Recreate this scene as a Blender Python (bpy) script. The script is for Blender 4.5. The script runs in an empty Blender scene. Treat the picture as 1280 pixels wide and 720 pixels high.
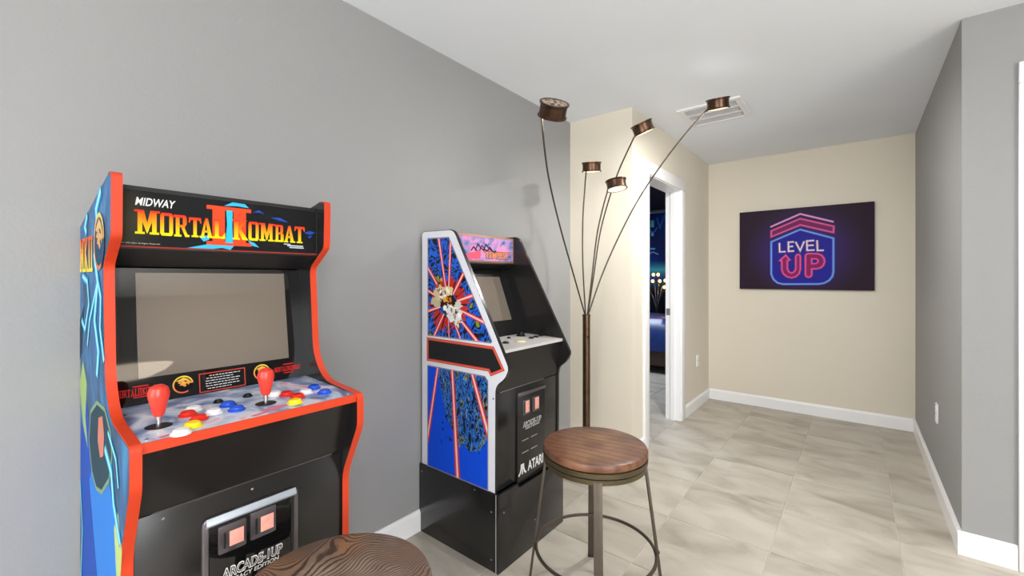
import bpy, bmesh, math, random
from mathutils import Vector, Matrix
random.seed(4)
SC = bpy.context.scene
COL = SC.collection

# ------------------------------------------------------------------ camera, world, lights
F, HX, HY, TH, H = 536.0, 640.0, 347.0, math.radians(38.8), 1.26
FW = Vector((-math.sin(TH), math.cos(TH), 0)); RT = Vector((math.cos(TH), math.sin(TH), 0)); UP = Vector((0, 0, 1))
CAM = Vector((0, 0, H))
cam = bpy.data.cameras.new('camera'); cam.sensor_width = 36; cam.lens = 36 * F / 1280
cam.shift_y = -(360 - HY) / 1280; cam.clip_start = 0.02
camo = bpy.data.objects.new('camera', cam); COL.objects.link(camo)
camo.location = CAM; camo.rotation_euler = (math.pi / 2, 0, TH)
SC.camera = camo
SC.view_settings.view_transform = 'Standard'; SC.view_settings.look = 'None'
SC.view_settings.gamma = 1; SC.view_settings.use_curve_mapping = False
SC.view_settings.exposure = 0.36
W = bpy.data.worlds.new('sky'); SC.world = W; W.use_nodes = True
W.node_tree.nodes['Background'].inputs[0].default_value = (0.75, 0.85, 1, 1)
W.node_tree.nodes['Background'].inputs[1].default_value = 1.5

def area(name, loc, aim, sx, sy, power, col=(1, 1, 1)):
    l = bpy.data.lights.new(name, 'AREA'); l.shape = 'RECTANGLE'; l.size = sx; l.size_y = sy
    l.energy = power; l.color = col
    o = bpy.data.objects.new(name, l); COL.objects.link(o); o.location = loc
    o.rotation_euler = Vector(aim).to_track_quat('-Z', 'Y').to_euler()
    return o
# light panels at made-up glazed openings behind the camera, added to fill the room
area('added_window_fill', (3.60, -1.6, 1.25), (-1, 0, 0), 2.4, 2.0, 114, (0.975, 0.99, 1))
area('added_patio_fill', (-0.05, -3.40, 1.2), (0, 1, 0), 2.9, 2.1, 62, (1, 0.99, 0.975))
# uplights added in the bowl pendants for the ceiling; last pendant is made up
PEND = ((2.35, 0.80, 1.40), (2.95, 0.50, 1.27), (0.3, -1.7, 1.75))
for p in PEND: area('pendant_uplight', (p[0], p[1], p[2] + 0.02), (0, 0, 1), 0.4, 0.4, 7, (1, 1, 1))

def ray(px, py):
    return FW + RT * ((px - HX) / F) + UP * ((HY - py) / F)
def onX(px, py, X):
    d = ray(px, py); return CAM + d * (X / d.x)
def onY(px, py, Y):
    d = ray(px, py); return CAM + d * (Y / d.y)
def onZ(px, py, z):
    d = ray(px, py); return CAM + d * ((z - H) / d.z)
def atD(px, py, dep):
    return CAM + ray(px, py) * dep

# ------------------------------------------------------------------ materials
def s2l(c):
    return tuple(((v / 255) / 12.92 if v / 255 <= 0.04045 else ((v / 255 + 0.055) / 1.055) ** 2.4) for v in c[:3]) + (1,)
MATS = {}
def mat(name, rgb, rough=0.5, metal=0.0, var=0.06, vscale=6.0, bump=0.0, bscale=200.0, spec=0.5, emit=None, estr=0, coat=0.0):
    if name in MATS: return MATS[name]
    m = bpy.data.materials.new(name); m.use_nodes = True; MATS[name] = m
    nt = m.node_tree; b = nt.nodes['Principled BSDF']
    b.inputs['Roughness'].default_value = rough; b.inputs['Metallic'].default_value = metal
    b.inputs['Specular IOR Level'].default_value = spec; b.inputs['Coat Weight'].default_value = coat
    b.inputs['Coat Roughness'].default_value = 0.05
    c = s2l(rgb)
    tc = nt.nodes.new('ShaderNodeTexCoord')
    nz = nt.nodes.new('ShaderNodeTexNoise'); nz.inputs['Scale'].default_value = vscale; nz.inputs['Detail'].default_value = 4
    nt.links.new(tc.outputs['Object'], nz.inputs['Vector'])
    rp = nt.nodes.new('ShaderNodeValToRGB')
    rp.color_ramp.elements[0].position = 0.3; rp.color_ramp.elements[1].position = 0.7
    rp.color_ramp.elements[0].color = tuple(max(0, v * (1 - var)) for v in c[:3]) + (1,)
    rp.color_ramp.elements[1].color = tuple(min(1, v * (1 + var)) for v in c[:3]) + (1,)
    nt.links.new(nz.outputs['Fac'], rp.inputs['Fac']); nt.links.new(rp.outputs['Color'], b.inputs['Base Color'])
    if bump:
        n2 = nt.nodes.new('ShaderNodeTexNoise'); n2.inputs['Scale'].default_value = bscale; n2.inputs['Detail'].default_value = 2
        nt.links.new(tc.outputs['Object'], n2.inputs['Vector'])
        bp = nt.nodes.new('ShaderNodeBump'); bp.inputs['Strength'].default_value = bump; bp.inputs['Distance'].default_value = 0.002
        nt.links.new(n2.outputs['Fac'], bp.inputs['Height']); nt.links.new(bp.outputs['Normal'], b.inputs['Normal'])
    if emit:
        b.inputs['Emission Color'].default_value = s2l(emit); b.inputs['Emission Strength'].default_value = estr
    return m

def ink_mat():
    m = bpy.data.materials.new('printed_ink'); m.use_nodes = True; nt = m.node_tree; b = nt.nodes['Principled BSDF']
    a = nt.nodes.new('ShaderNodeAttribute'); a.attribute_name = 'ink'
    nt.links.new(a.outputs['Color'], b.inputs['Base Color']); b.inputs['Roughness'].default_value = 0.5
    b.inputs['Specular IOR Level'].default_value = 0.12
    return m
INK = ink_mat()

def ramp_mat(name, stops, scale, detail=4, dist=0.0, rough=0.4, stretch=(1, 1, 1), kind='NOISE', spec=0.4, bump=0.0, rot=(0,0,0), off=None):
    """colour bands picked from a noise or wave pattern in the object's own space"""
    m = bpy.data.materials.new(name); m.use_nodes = True; nt = m.node_tree; b = nt.nodes['Principled BSDF']
    tc = nt.nodes.new('ShaderNodeTexCoord'); mp = nt.nodes.new('ShaderNodeMapping')
    mp.inputs['Scale'].default_value = stretch; mp.inputs['Rotation'].default_value = rot
    if off: mp.inputs['Location'].default_value = off
    nt.links.new(tc.outputs['Object'], mp.inputs['Vector'])
    if kind == 'NOISE':
        t = nt.nodes.new('ShaderNodeTexNoise'); t.inputs['Scale'].default_value = scale; t.inputs['Detail'].default_value = detail
        t.inputs['Distortion'].default_value = dist; out = t.outputs['Fac']
    else:
        t = nt.nodes.new('ShaderNodeTexWave'); t.wave_type = 'RINGS' if kind == 'RINGS' else 'BANDS'
        t.inputs['Scale'].default_value = scale; t.inputs['Distortion'].default_value = dist
        t.inputs['Detail'].default_value = detail; t.inputs['Detail Scale'].default_value = 1.2; out = t.outputs['Fac']
    nt.links.new(mp.outputs['Vector'], t.inputs['Vector'])
    r = nt.nodes.new('ShaderNodeValToRGB'); el = r.color_ramp.elements
    while len(el) > 1: el.remove(el[-1])
    el[0].position = stops[0][0]; el[0].color = s2l(stops[0][1])
    for p, c in stops[1:]:
        e = el.new(p); e.color = s2l(c)
    nt.links.new(out, r.inputs['Fac']); nt.links.new(r.outputs['Color'], b.inputs['Base Color'])
    b.inputs['Roughness'].default_value = rough; b.inputs['Specular IOR Level'].default_value = spec
    if bump:
        bp = nt.nodes.new('ShaderNodeBump'); bp.inputs['Strength'].default_value = bump; bp.inputs['Distance'].default_value = 0.001
        nt.links.new(out, bp.inputs['Height']); nt.links.new(bp.outputs['Normal'], b.inputs['Normal'])
    return m

def tile_mat():
    m = bpy.data.materials.new('stone_tile'); m.use_nodes = True; nt = m.node_tree; b = nt.nodes['Principled BSDF']
    N = nt.nodes.new; L = nt.links.new
    tc = N('ShaderNodeTexCoord'); oi = N('ShaderNodeObjectInfo')
    ml = N('ShaderNodeMath'); ml.operation = 'MULTIPLY'; ml.inputs[1].default_value = 37.0; L(oi.outputs['Random'], ml.inputs[0])
    cx = N('ShaderNodeCombineXYZ'); L(ml.outputs[0], cx.inputs[0]); L(ml.outputs[0], cx.inputs[2])
    ad = N('ShaderNodeVectorMath'); ad.operation = 'ADD'; L(tc.outputs['Object'], ad.inputs[0]); L(cx.outputs[0], ad.inputs[1])
    mp = N('ShaderNodeMapping'); mp.inputs['Scale'].default_value = (1.0, 1.9, 1); L(ad.outputs[0], mp.inputs['Vector'])
    n1 = N('ShaderNodeTexNoise'); n1.inputs['Scale'].default_value = 3.2; n1.inputs['Detail'].default_value = 7; n1.inputs['Distortion'].default_value = 0.6
    L(mp.outputs[0], n1.inputs['Vector'])
    r = N('ShaderNodeValToRGB'); e = r.color_ramp.elements
    e[0].position = 0.30; e[0].color = s2l((160, 151, 137)); e[1].position = 0.62; e[1].color = s2l((196, 189, 176))
    q = e.new(0.45); q.color = s2l((182, 174, 161))
    L(n1.outputs['Fac'], r.inputs['Fac'])
    hv = N('ShaderNodeHueSaturation'); mr = N('ShaderNodeMapRange'); mr.inputs['To Min'].default_value = 0.94; mr.inputs['To Max'].default_value = 1.05
    L(oi.outputs['Random'], mr.inputs['Value']); L(mr.outputs[0], hv.inputs['Value']); L(r.outputs['Color'], hv.inputs['Color'])
    L(hv.outputs['Color'], b.inputs['Base Color']); b.inputs['Roughness'].default_value = 0.42; b.inputs['Specular IOR Level'].default_value = 0.4
    return m

M = {}
M['gray_paint'] = mat('gray_wall_paint', (151, 151, 151), 0.6, var=0.015, vscale=1.5, bump=0.25, bscale=130)
M['beige_paint'] = mat('beige_wall_paint', (224, 216, 199), 0.6, var=0.015, vscale=1.5, bump=0.25, bscale=130)
M['ceiling'] = mat('ceiling_paint', (240, 245, 252), 0.8, var=0.01, vscale=2, bump=0.25, bscale=110)
M['white_trim'] = mat('white_trim_paint', (243, 243, 244), 0.35, var=0.01)
M['grout'] = mat('grout', (214, 208, 196), 0.9, var=0.05, vscale=40)
M['tile'] = tile_mat()
M['black_panel'] = mat('black_laminate', (30, 29, 29), 0.2, var=0.08, vscale=30, bump=0.06, bscale=500)
M['black_gloss'] = mat('black_acrylic', (14, 14, 15), 0.04, var=0.05)
M['black_matte'] = mat('black_board', (22, 22, 23), 0.55, var=0.1, vscale=20)
M['orange_trim'] = mat('orange_edge_moulding', (206, 60, 22), 0.4, var=0.04)
M['white_plastic'] = mat('white_plastic', (236, 236, 238), 0.35, var=0.02)
M['white_side'] = mat('white_laminate', (228, 229, 236), 0.4, var=0.02)
M['screen'] = mat('unlit_screen', (122, 112, 101), 0.025, var=0.03, vscale=3, spec=0.6)
M['steel'] = mat('steel', (200, 200, 205), 0.25, 1.0, var=0.05)
M['gun_metal'] = mat('dark_silver_plastic', (112, 106, 110), 0.25, 0.75, var=0.08, vscale=15)
M['dark_hole'] = mat('dark_recess', (8, 8, 8), 0.8, var=0.05)
M['pink_button'] = mat('pink_coin_button', (228, 160, 145), 0.5, var=0.12, vscale=60)
M['red_plastic'] = mat('red_plastic', (226, 60, 45), 0.28, var=0.03)
M['red_button'] = mat('red_button_plastic', (222, 38, 22), 0.25, var=0.03)
M['yellow_plastic'] = mat('yellow_plastic', (250, 222, 30), 0.25, var=0.03)
M['blue_plastic'] = mat('blue_plastic', (25, 82, 205), 0.25, var=0.03)
M['bronze'] = mat('oiled_bronze', (92, 72, 54), 0.36, 0.85, var=0.25, vscale=25)
M['copper'] = mat('aged_copper', (86, 64, 50), 0.3, 0.9, var=0.3, vscale=30)
M['olive_metal'] = mat('olive_bronze_band', (88, 78, 56), 0.4, 0.6, var=0.15, vscale=12)
M['iron'] = mat('brown_iron', (84, 74, 64), 0.45, 0.6, var=0.12, vscale=20)
M['lamp_glow'] = mat('warm_diffuser', (255, 240, 205), 0.5, emit=(255, 226, 170), estr=1.6)
M['silver_panel'] = mat('silver_control_overlay', (200, 196, 194), 0.4, var=0.05, vscale=30)
M['cream_plastic'] = mat('cream_plastic', (232, 220, 170), 0.3, var=0.03)
M['vent_gray'] = mat('vent_backing_grey', (205, 205, 205), 0.7, var=0.05)  # even grey of the vent's backing plate
M['copper_trim'] = mat('copper_trim', (176, 128, 104), 0.4, 0.3, var=0.08)

# ------------------------------------------------------------------ mesh helpers
class MB:
    def __init__(s): s.v = []; s.f = []; s.m = []
    def face(s, idx, m=0): s.f.append(tuple(idx)); s.m.append(m)
    def add(s, pts):
        n = len(s.v); s.v += [tuple(p) for p in pts]; return n
    def box(s, x0, x1, y0, y1, z0, z1, m=0):
        n = s.add([(x, y, z) for z in (z0, z1) for y in (y0, y1) for x in (x0, x1)])
        for q in ((0, 2, 3, 1), (4, 5, 7, 6), (0, 1, 5, 4), (2, 6, 7, 3), (0, 4, 6, 2), (1, 3, 7, 5)): s.face([n + i for i in q], m)
        return s
    def prism(s, poly, a, b, axis='Y', m=0):
        """2D polygon extruded from a to b; axis Y: (x,z); axis X: (y,z); axis Z: (x,y)"""
        def P(p, t):
            return {'Y': (p[0], t, p[1]), 'X': (t, p[0], p[1]), 'Z': (p[0], p[1], t)}[axis]
        k = len(poly); n = s.add([P(p, a) for p in poly]); n2 = s.add([P(p, b) for p in poly])
        s.face(list(range(n, n + k)), m); s.face(list(range(n2 + k - 1, n2 - 1, -1)), m)
        for i in range(k):
            j = (i + 1) % k; s.face((n + i, n2 + i, n2 + j, n + j), m)
        return s
    def lathe(s, prof, mtx=Matrix(), seg=32, m=0, caps=True):
        k = len(prof); base = len(s.v)
        for i in range(seg):
            a = 2 * math.pi * i / seg
            for r, z in prof: s.v.append(tuple(mtx @ Vector((r * math.cos(a), r * math.sin(a), z))))
        for i in range(seg):
            j = (i + 1) % seg
            for q in range(k - 1):
                s.face((base + i * k + q, base + j * k + q, base + j * k + q + 1, base + i * k + q + 1), m)
        if caps:
            s.face([base + i * k for i in range(seg)][::-1], m); s.face([base + i * k + k - 1 for i in range(seg)], m)
        return s
    def tube(s, pts, r, seg=10, m=0, closed=False):
        pts = [Vector(p) for p in pts]; n = len(pts); base = len(s.v); prev = None
        rr = r if isinstance(r, (list, tuple)) else [r] * n
        for i, p in enumerate(pts):
            t = (pts[(i + 1) % n] - pts[i - 1]) if closed else (pts[min(i + 1, n - 1)] - pts[max(i - 1, 0)])
            t.normalize()
            if prev is None: u = t.orthogonal().normalized()
            else: u = (prev - t * prev.dot(t)).normalized()
            prev = u; w = t.cross(u)
            for k in range(seg):
                a = 2 * math.pi * k / seg
                s.v.append(tuple(p + (u * math.cos(a) + w * math.sin(a)) * rr[i]))
        for i in range(n if closed else n - 1):
            j = (i + 1) % n
            for k in range(seg):
                l = (k + 1) % seg
                s.face((base + i * seg + k, base + i * seg + l, base + j * seg + l, base + j * seg + k), m)
        if not closed:
            s.face([base + k for k in range(seg)][::-1], m); s.face([base + (n - 1) * seg + k for k in range(seg)], m)
        return s

def link(name, me, parent=None, loc=None):
    o = bpy.data.objects.new(name, me); COL.objects.link(o)
    if parent: o.parent = parent
    if loc is not None: o.location = loc
    return o
def root_of(p):
    while p.parent: p = p.parent
    return p
def obj(name, mb, mats, parent=None, bevel=0.0, smooth=True, local=False, kind=None):
    """mb is in world coordinates; children are stored relative to their thing's Empty"""
    off = Vector((0, 0, 0))
    if parent is not None and not local: off = Vector(root_of(parent).location)
    me = bpy.data.meshes.new(name)
    me.from_pydata([tuple(Vector(v) - off) for v in mb.v], [], mb.f)
    if not isinstance(mats, (list, tuple)): mats = [mats]
    for m in mats: me.materials.append(m)
    me.polygons.foreach_set('material_index', mb.m)
    bm = bmesh.new(); bm.from_mesh(me); bmesh.ops.recalc_face_normals(bm, faces=bm.faces)
    if bevel:
        ed = [e for e in bm.edges if len(e.link_faces) == 2 and e.calc_face_angle(0) > 0.6]
        bmesh.ops.bevel(bm, geom=ed, offset=bevel, segments=2, profile=0.5, affect='EDGES', clamp_overlap=True)
    bm.to_mesh(me); bm.free()
    if smooth:
        me.shade_smooth(); me.set_sharp_from_angle(angle=math.radians(35))
    o = link(name, me, parent)
    if kind: o['kind'] = kind
    return o
def thing(name, label, cat, loc, group=None, kind=None):
    o = bpy.data.objects.new(name, None); COL.objects.link(o); o.location = loc; o.empty_display_size = 0.1
    if label: o['label'] = label
    if cat: o['category'] = cat
    if group: o['group'] = group
    if kind: o['kind'] = kind
    return o
def tag(o, label, cat, group=None, kind=None):
    if label: o['label'] = label
    if cat: o['category'] = cat
    if group: o['group'] = group
    if kind: o['kind'] = kind
    return o
def fillet(pts, n=6):
    """closed polygon of (x, y, r) -> points with rounded corners"""
    out = []; k = len(pts)
    for i in range(k):
        p = Vector(pts[i][:2]); r = pts[i][2] if len(pts[i]) > 2 else 0
        if not r: out.append((p.x, p.y)); continue
        a = (Vector(pts[i - 1][:2]) - p); b = (Vector(pts[(i + 1) % k][:2]) - p)
        r = min(r, a.length * 0.48, b.length * 0.48); a.normalize(); b.normalize()
        A, B = p + a * r, p + b * r
        for q in range(n + 1):
            t = q / n; c = A * (1 - t) ** 2 + p * 2 * t * (1 - t) + B * t * t; out.append((c.x, c.y))
    return out
def band_poly(path, w0, w1):
    """open 2D path -> closed strip between offsets w0 and w1 to its right"""
    P = [Vector(p) for p in path]; N = []
    for i in range(len(P)):
        t = (P[min(i + 1, len(P) - 1)] - P[max(i - 1, 0)]).normalized(); N.append(Vector((t.y, -t.x)))
    return [tuple(p + n * w0) for p, n in zip(P, N)], [tuple(p + n * w1) for p, n in zip(P, N)]
def strip_prism(mb, path, w0, w1, a, b, m=0):
    A, B = band_poly(path, w0, w1)
    for i in range(len(A) - 1):
        mb.prism([A[i], A[i + 1], B[i + 1], B[i]], a, b, 'Y', m)
def rrect(x0, x1, y0, y1, r, n=4):
    return fillet([(x0, y0, r), (x1, y0, r), (x1, y1, r), (x0, y1, r)], n)

_fontcache = {}
def text_mesh(s, bold=0.0, shear=0.0):
    key = (s, bold, shear)
    if key in _fontcache: return _fontcache[key]
    c = bpy.data.curves.new('lettering', 'FONT'); c.body = s; c.offset = bold; c.shear = shear; c.resolution_u = 4
    o = bpy.data.objects.new('lettering', c); COL.objects.link(o)
    me = bpy.data.meshes.new_from_object(o)
    vs = [(v.co.x, v.co.y) for v in me.vertices]; fs = [tuple(p.vertices) for p in me.polygons]
    bpy.data.objects.remove(o); bpy.data.curves.remove(c); bpy.data.meshes.remove(me)
    _fontcache[key] = (vs, fs); return vs, fs

class Print:
    """flat print laid on a surface: layers of ink a fraction of a millimetre thick. O origin, U/V axes, N outward normal"""
    def __init__(s, O, U, V, N, step=0.00025):
        s.O, s.U, s.V, s.N, s.step = Vector(O), Vector(U), Vector(V), Vector(N), step
        s.v, s.f, s.c, s.m, s.layer = [], [], [], [], 1
    def pt(s, p): return s.O + s.U * p[0] + s.V * p[1] + s.N * (s.layer * s.step + (len(s.f) % 40) * 0.000005)
    def poly(s, pts, col, m=0):
        n = len(s.v)
        for p in pts:
            s.v.append(tuple(s.pt(p))); s.c.append(s2l(col(p) if callable(col) else col))
        s.f.append(tuple(range(n, n + len(pts)))); s.m.append(m)
    def rect(s, x0, x1, y0, y1, col, m=0): s.poly([(x0, y0), (x1, y0), (x1, y1), (x0, y1)], col, m)
    def stroke(s, pts, w, col, closed=False, taper=False, m=0):
        P = [Vector(p) for p in pts]; k = len(P); L = []; R = []
        for i in range(k):
            a = P[i - 1] if (i or closed) else None; b = P[(i + 1) % k] if (i < k - 1 or closed) else None
            t1 = (P[i] - a).normalized() if a is not None else None; t2 = (b - P[i]).normalized() if b is not None else None
            t = (t1 + t2) if (t1 and t2) else (t1 or t2)
            if t.length < 1e-6: t = t2
            t.normalize(); n = Vector((-t.y, t.x))
            d = 1.0
            if t1 and t2: d = 1 / max(0.4, n.dot(Vector((-t2.y, t2.x))))
            ww = w * (1 - i / (k - 1) * 0.8 if taper else 1) * d / 2
            L.append(P[i] + n * ww); R.append(P[i] - n * ww)
        for i in range(k if closed else k - 1):
            j = (i + 1) % k; s.poly([L[i], R[i], R[j], L[j]], col, m)
    def ellipse(s, cx, cy, rx, ry, col, a0=0, a1=360, inner=0.0, n=28, m=0):
        if inner <= 0:
            s.poly([(cx + rx * math.cos(2 * math.pi * i / n), cy + ry * math.sin(2 * math.pi * i / n)) for i in range(n)], col, m); return
        for i in range(n):
            A = math.radians(a0 + (a1 - a0) * i / n); B = math.radians(a0 + (a1 - a0) * (i + 1) / n)
            s.poly([(cx + rx * math.cos(A), cy + ry * math.sin(A)), (cx + rx * math.cos(B), cy + ry * math.sin(B)),
                    (cx + rx * inner * math.cos(B), cy + ry * inner * math.sin(B)), (cx + rx * inner * math.cos(A), cy + ry * inner * math.sin(A))], col, m)
    def text(s, t, x0, x1, y0, y1, col, bold=0.0, shear=0.0):
        vs, fs = text_mesh(t, bold, shear)
        xa, xb = min(v[0] for v in vs), max(v[0] for v in vs); ya, yb = min(v[1] for v in vs), max(v[1] for v in vs)
        for f in fs:
            s.poly([(x0 + (vs[i][0] - xa) / (xb - xa) * (x1 - x0), y0 + (vs[i][1] - ya) / (yb - ya) * (y1 - y0)) for i in f], col)
    def grid(s, x0, x1, y0, y1, nx, ny, col):
        n = len(s.v)
        for j in range(ny + 1):
            for i in range(nx + 1):
                p = (x0 + (x1 - x0) * i / nx, y0 + (y1 - y0) * j / ny)
                s.v.append(tuple(s.pt(p))); s.c.append(s2l(col(p)))
        for j in range(ny):
            for i in range(nx):
                a = n + j * (nx + 1) + i; s.f.append((a, a + 1, a + nx + 2, a + nx + 1)); s.m.append(0)
    def build(s, name, parent, extra=()):
        off = Vector(root_of(parent).location)
        me = bpy.data.meshes.new(name); me.from_pydata([tuple(Vector(v) - off) for v in s.v], [], s.f)
        me.materials.append(INK)
        for m in extra: me.materials.append(m)
        me.polygons.foreach_set('material_index', s.m)
        at = me.color_attributes.new('ink', 'FLOAT_COLOR', 'POINT')
        for i, c in enumerate(s.c): at.data[i].color = c
        return link(name, me, parent)

def lerp(a, b, t):
    t = max(0, min(1, t)); return tuple(x + (y - x) * t for x, y in zip(a, b))

# ------------------------------------------------------------------ the room
CE = 2.44
XL, YC, XH, YB, XR, YR = -1.705, 2.83, -1.21, 4.79, 0.373, 2.81
X1, Y0 = 3.70, -3.50
def wall(name, boxes, m):
    mb = MB()
    for b in boxes: mb.box(*b)
    return tag(obj(name, mb, m, smooth=False), None, None, kind='structure')
fl = wall('floor', [(-4.6, 3.9, -3.7, 7.6, -0.08, -0.004)], M['grout'])
TX, TY = 0.4665, 0.4715
tme = None
def tile_mesh():
    mb = MB(); g = 0.0022; c = 0.0015; a, b = TX / 2 - g, TY / 2 - g
    n = mb.add([(sx * a, sy * b, -0.006) for sx, sy in ((-1, -1), (1, -1), (1, 1), (-1, 1))])
    n2 = mb.add([(sx * a, sy * b, -c) for sx, sy in ((-1, -1), (1, -1), (1, 1), (-1, 1))])
    n3 = mb.add([(sx * (a - c), sy * (b - c), 0) for sx, sy in ((-1, -1), (1, -1), (1, 1), (-1, 1))])
    for i in range(4):
        j = (i + 1) % 4; mb.face((n + i, n + j, n2 + j, n2 + i)); mb.face((n2 + i, n2 + j, n3 + j, n3 + i))
    mb.face((n3, n3 + 1, n3 + 2, n3 + 3))
    me = bpy.data.meshes.new('tile'); me.from_pydata(mb.v, [], mb.f); me.materials.append(M['tile']); return me
tme = tile_mesh()
rects = [(XL, X1, Y0, YC), (XH - 0.12, XR, YC, YB), (-4.4, XH - 0.12, 2.95, 7.4)]
for i in range(-10, 11):
    for j in range(-13, 12):
        cx = -0.31 + (i + 0.5) * TX; cy = 2.28 + (j + 0.5) * TY
        if any(cx + TX / 2 > r[0] + .01 and cx - TX / 2 < r[1] - .01 and cy + TY / 2 > r[2] + .01 and cy - TY / 2 < r[3] - .01 for r in rects):
            if cy < -1.8 or cx > 2.45 : # out of sight behind the camera: larger field handled by the plain slab
                continue
            link('tile', tme, fl, (cx, cy, 0))
wall('ceiling', [(-1.83, 3.9, -3.7, 4.91, CE, CE + 0.1)], M['ceiling'])
wall('wall_left', [(XL - 0.12, XL, Y0 - 0.12, YC + 0.12, 0, CE)], M['gray_paint'])
wall('wall_left_return', [(XL, XH, YC, YC + 0.12, 0, CE)], M['beige_paint'])
DY0, DY1, DZ = 3.10, 3.87, 2.035
wall('wall_hall_left', [(XH - 0.12, XH, YC + 0.12, DY0, 0, CE), (XH - 0.12, XH, DY1, YB + 0.12, 0, CE), (XH - 0.12, XH, DY0, DY1, DZ, CE)], M['beige_paint'])
wall('wall_back', [(XH, XR + 0.12, YB, YB + 0.12, 0, CE)], M['beige_paint'])
wall('wall_hall_right', [(XR, XR + 0.12, YR + 0.12, YB, 0, CE)], M['gray_paint'])
EX0, EX1, EZ = 0.63, 1.45, 2.10
wall('wall_right_return', [(XR, EX0, YR, YR + 0.12, 0, CE), (EX1, X1 + 0.12, YR, YR + 0.12, 0, CE), (EX0, EX1, YR, YR + 0.12, EZ, CE)], M['gray_paint'])
# walls behind the camera, with glazed openings added to light the room
wall('wall_right', [(X1, X1 + 0.12, Y0, -2.85, 0, CE), (X1, X1 + 0.12, -.35, YR, 0, CE), (X1, X1 + 0.12, -2.85, -.35, 0, 0.2), (X1, X1 + 0.12, -2.85, -.35, 2.28, CE)], M['gray_paint'])
wall('wall_front', [(XL, -1.55, Y0 - 0.12, Y0, 0, CE), (1.45, X1 + 0.12, Y0 - 0.12, Y0, 0, CE), (-1.55, 1.45, Y0 - 0.12, Y0, 2.28, CE)], M['gray_paint'])
glass = bpy.data.materials.new('window_glass'); glass.use_nodes = True
glass.node_tree.nodes['Principled BSDF'].inputs['Transmission Weight'].default_value = 1; glass.node_tree.nodes['Principled BSDF'].inputs['Roughness'].default_value = 0.02
def window(name, axis, at, a0, a1, z0, z1, n):
    w = thing(name, None, None, (at, (a0 + a1) / 2, 0) if axis == 'X' else ((a0 + a1) / 2, at, 0), kind='structure')
    def bar(nm, p0, p1, q0, q1, m, d0=0.03, d1=0.09):
        mb = MB()
        if axis == 'X': mb.box(at + d0, at + d1, p0, p1, q0, q1)
        else: mb.box(p0, p1, at - d1, at - d0, q0, q1)
        obj(nm, mb, m, w)
    t = 0.06
    bar('frame', a0, a1, z0, z0 + t, M['white_trim']); bar('frame', a0, a1, z1 - t, z1, M['white_trim'])
    for k in range(n + 1):
        c = a0 + (a1 - a0) * k / n; c = min(max(c, a0 + t / 2), a1 - t / 2)
        bar('frame', c - t / 2, c + t / 2, z0 + t, z1 - t, M['white_trim'])
        if k < n:
            bar('pane', c + t / 2, a0 + (a1 - a0) * (k + 1) / n - t / 2, z0 + t, z1 - t, glass, 0.055, 0.06)
window('added_window_1', 'X', X1, -2.85, -.35, 0.2, 2.28, 3)  # unseen window, made up to bring in side light
window('added_window_2', 'Y', Y0, -1.55, 1.45, 0.0, 2.28, 2)  # unseen patio glazing, made up to bring in light from behind

def base(name, x0, x1, y0, y1, face):
    """baseboard with a stepped, eased top; face = direction it looks"""
    mb = MB(); h, d = 0.105, 0.014
    if face == '+X': mb.prism([(x0, 0), (x0 + d, 0), (x0 + d, h - 0.018), (x0 + d * 0.45, h), (x0, h)], y0, y1, 'Y')
    if face == '-X': mb.prism([(x1, 0), (x1 - d, 0), (x1 - d, h - 0.018), (x1 - d * 0.45, h), (x1, h)], y0, y1, 'Y')
    if face == '-Y': mb.prism([(y1, 0), (y1 - d, 0), (y1 - d, h - 0.018), (y1 - d * 0.45, h), (y1, h)], x0, x1, 'X')
    return tag(obj(name, mb, M['white_trim'], smooth=False), None, None, kind='structure')
base('baseboard_left', XL, 0, Y0, YC, '+X')
base('baseboard_left_return', XL + 0.014, XH + 0.014, 0, YC, '-Y')
base('baseboard_hall_left_near', XH, 0, YC, DY0 - 0.085, '+X')
base('baseboard_hall_left_far', XH, 0, DY1 + 0.085, YB, '+X')
base('baseboard_back', XH + 0.014, XR - 0.014, 0, YB, '-Y')
base('baseboard_hall_right', 0, XR, YR, YB, '-X')
base('baseboard_right_return', XR - 0.014, EX0 - 0.09, 0, YR, '-Y')

# door opening in the hall: jamb lining and casing on the hall side
d1 = thing('door_1', 'open doorway with white casing in the beige hall wall', None, (XH, (DY0 + DY1) / 2, 0), kind='structure')
cw = 0.085
for a, b in ((DY0 - cw, DY0 + 0.008), (DY1 - 0.008, DY1 + cw)):
    obj('casing', MB().box(XH, XH + 0.018, a, b, 0, DZ - 0.008), M['white_trim'], d1, bevel=0.004)
obj('casing', MB().box(XH, XH + 0.018, DY0 - cw, DY1 + cw, DZ - 0.008, DZ + cw), M['white_trim'], d1, bevel=0.004)
obj('jamb', MB().box(XH - 0.125, XH + 0.004, DY0, DY0 + 0.014, 0, DZ - 0.014), M['white_trim'], d1)
obj('jamb', MB().box(XH - 0.125, XH + 0.004, DY1 - 0.014, DY1, 0, DZ - 0.014), M['white_trim'], d1)
obj('jamb', MB().box(XH - 0.125, XH + 0.004, DY0, DY1, DZ - 0.014, DZ), M['white_trim'], d1)
obj('door_stop', MB().box(XH - 0.08, XH - 0.045, DY1 - 0.026, DY1 - 0.014, 0, DZ - 0.014), M['white_trim'], d1)
obj('strike_plate', MB().box(XH - 0.118, XH - 0.085, DY1 - 0.016, DY1 - 0.0135, 0.925, 0.985), M['steel'], d1)
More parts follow.
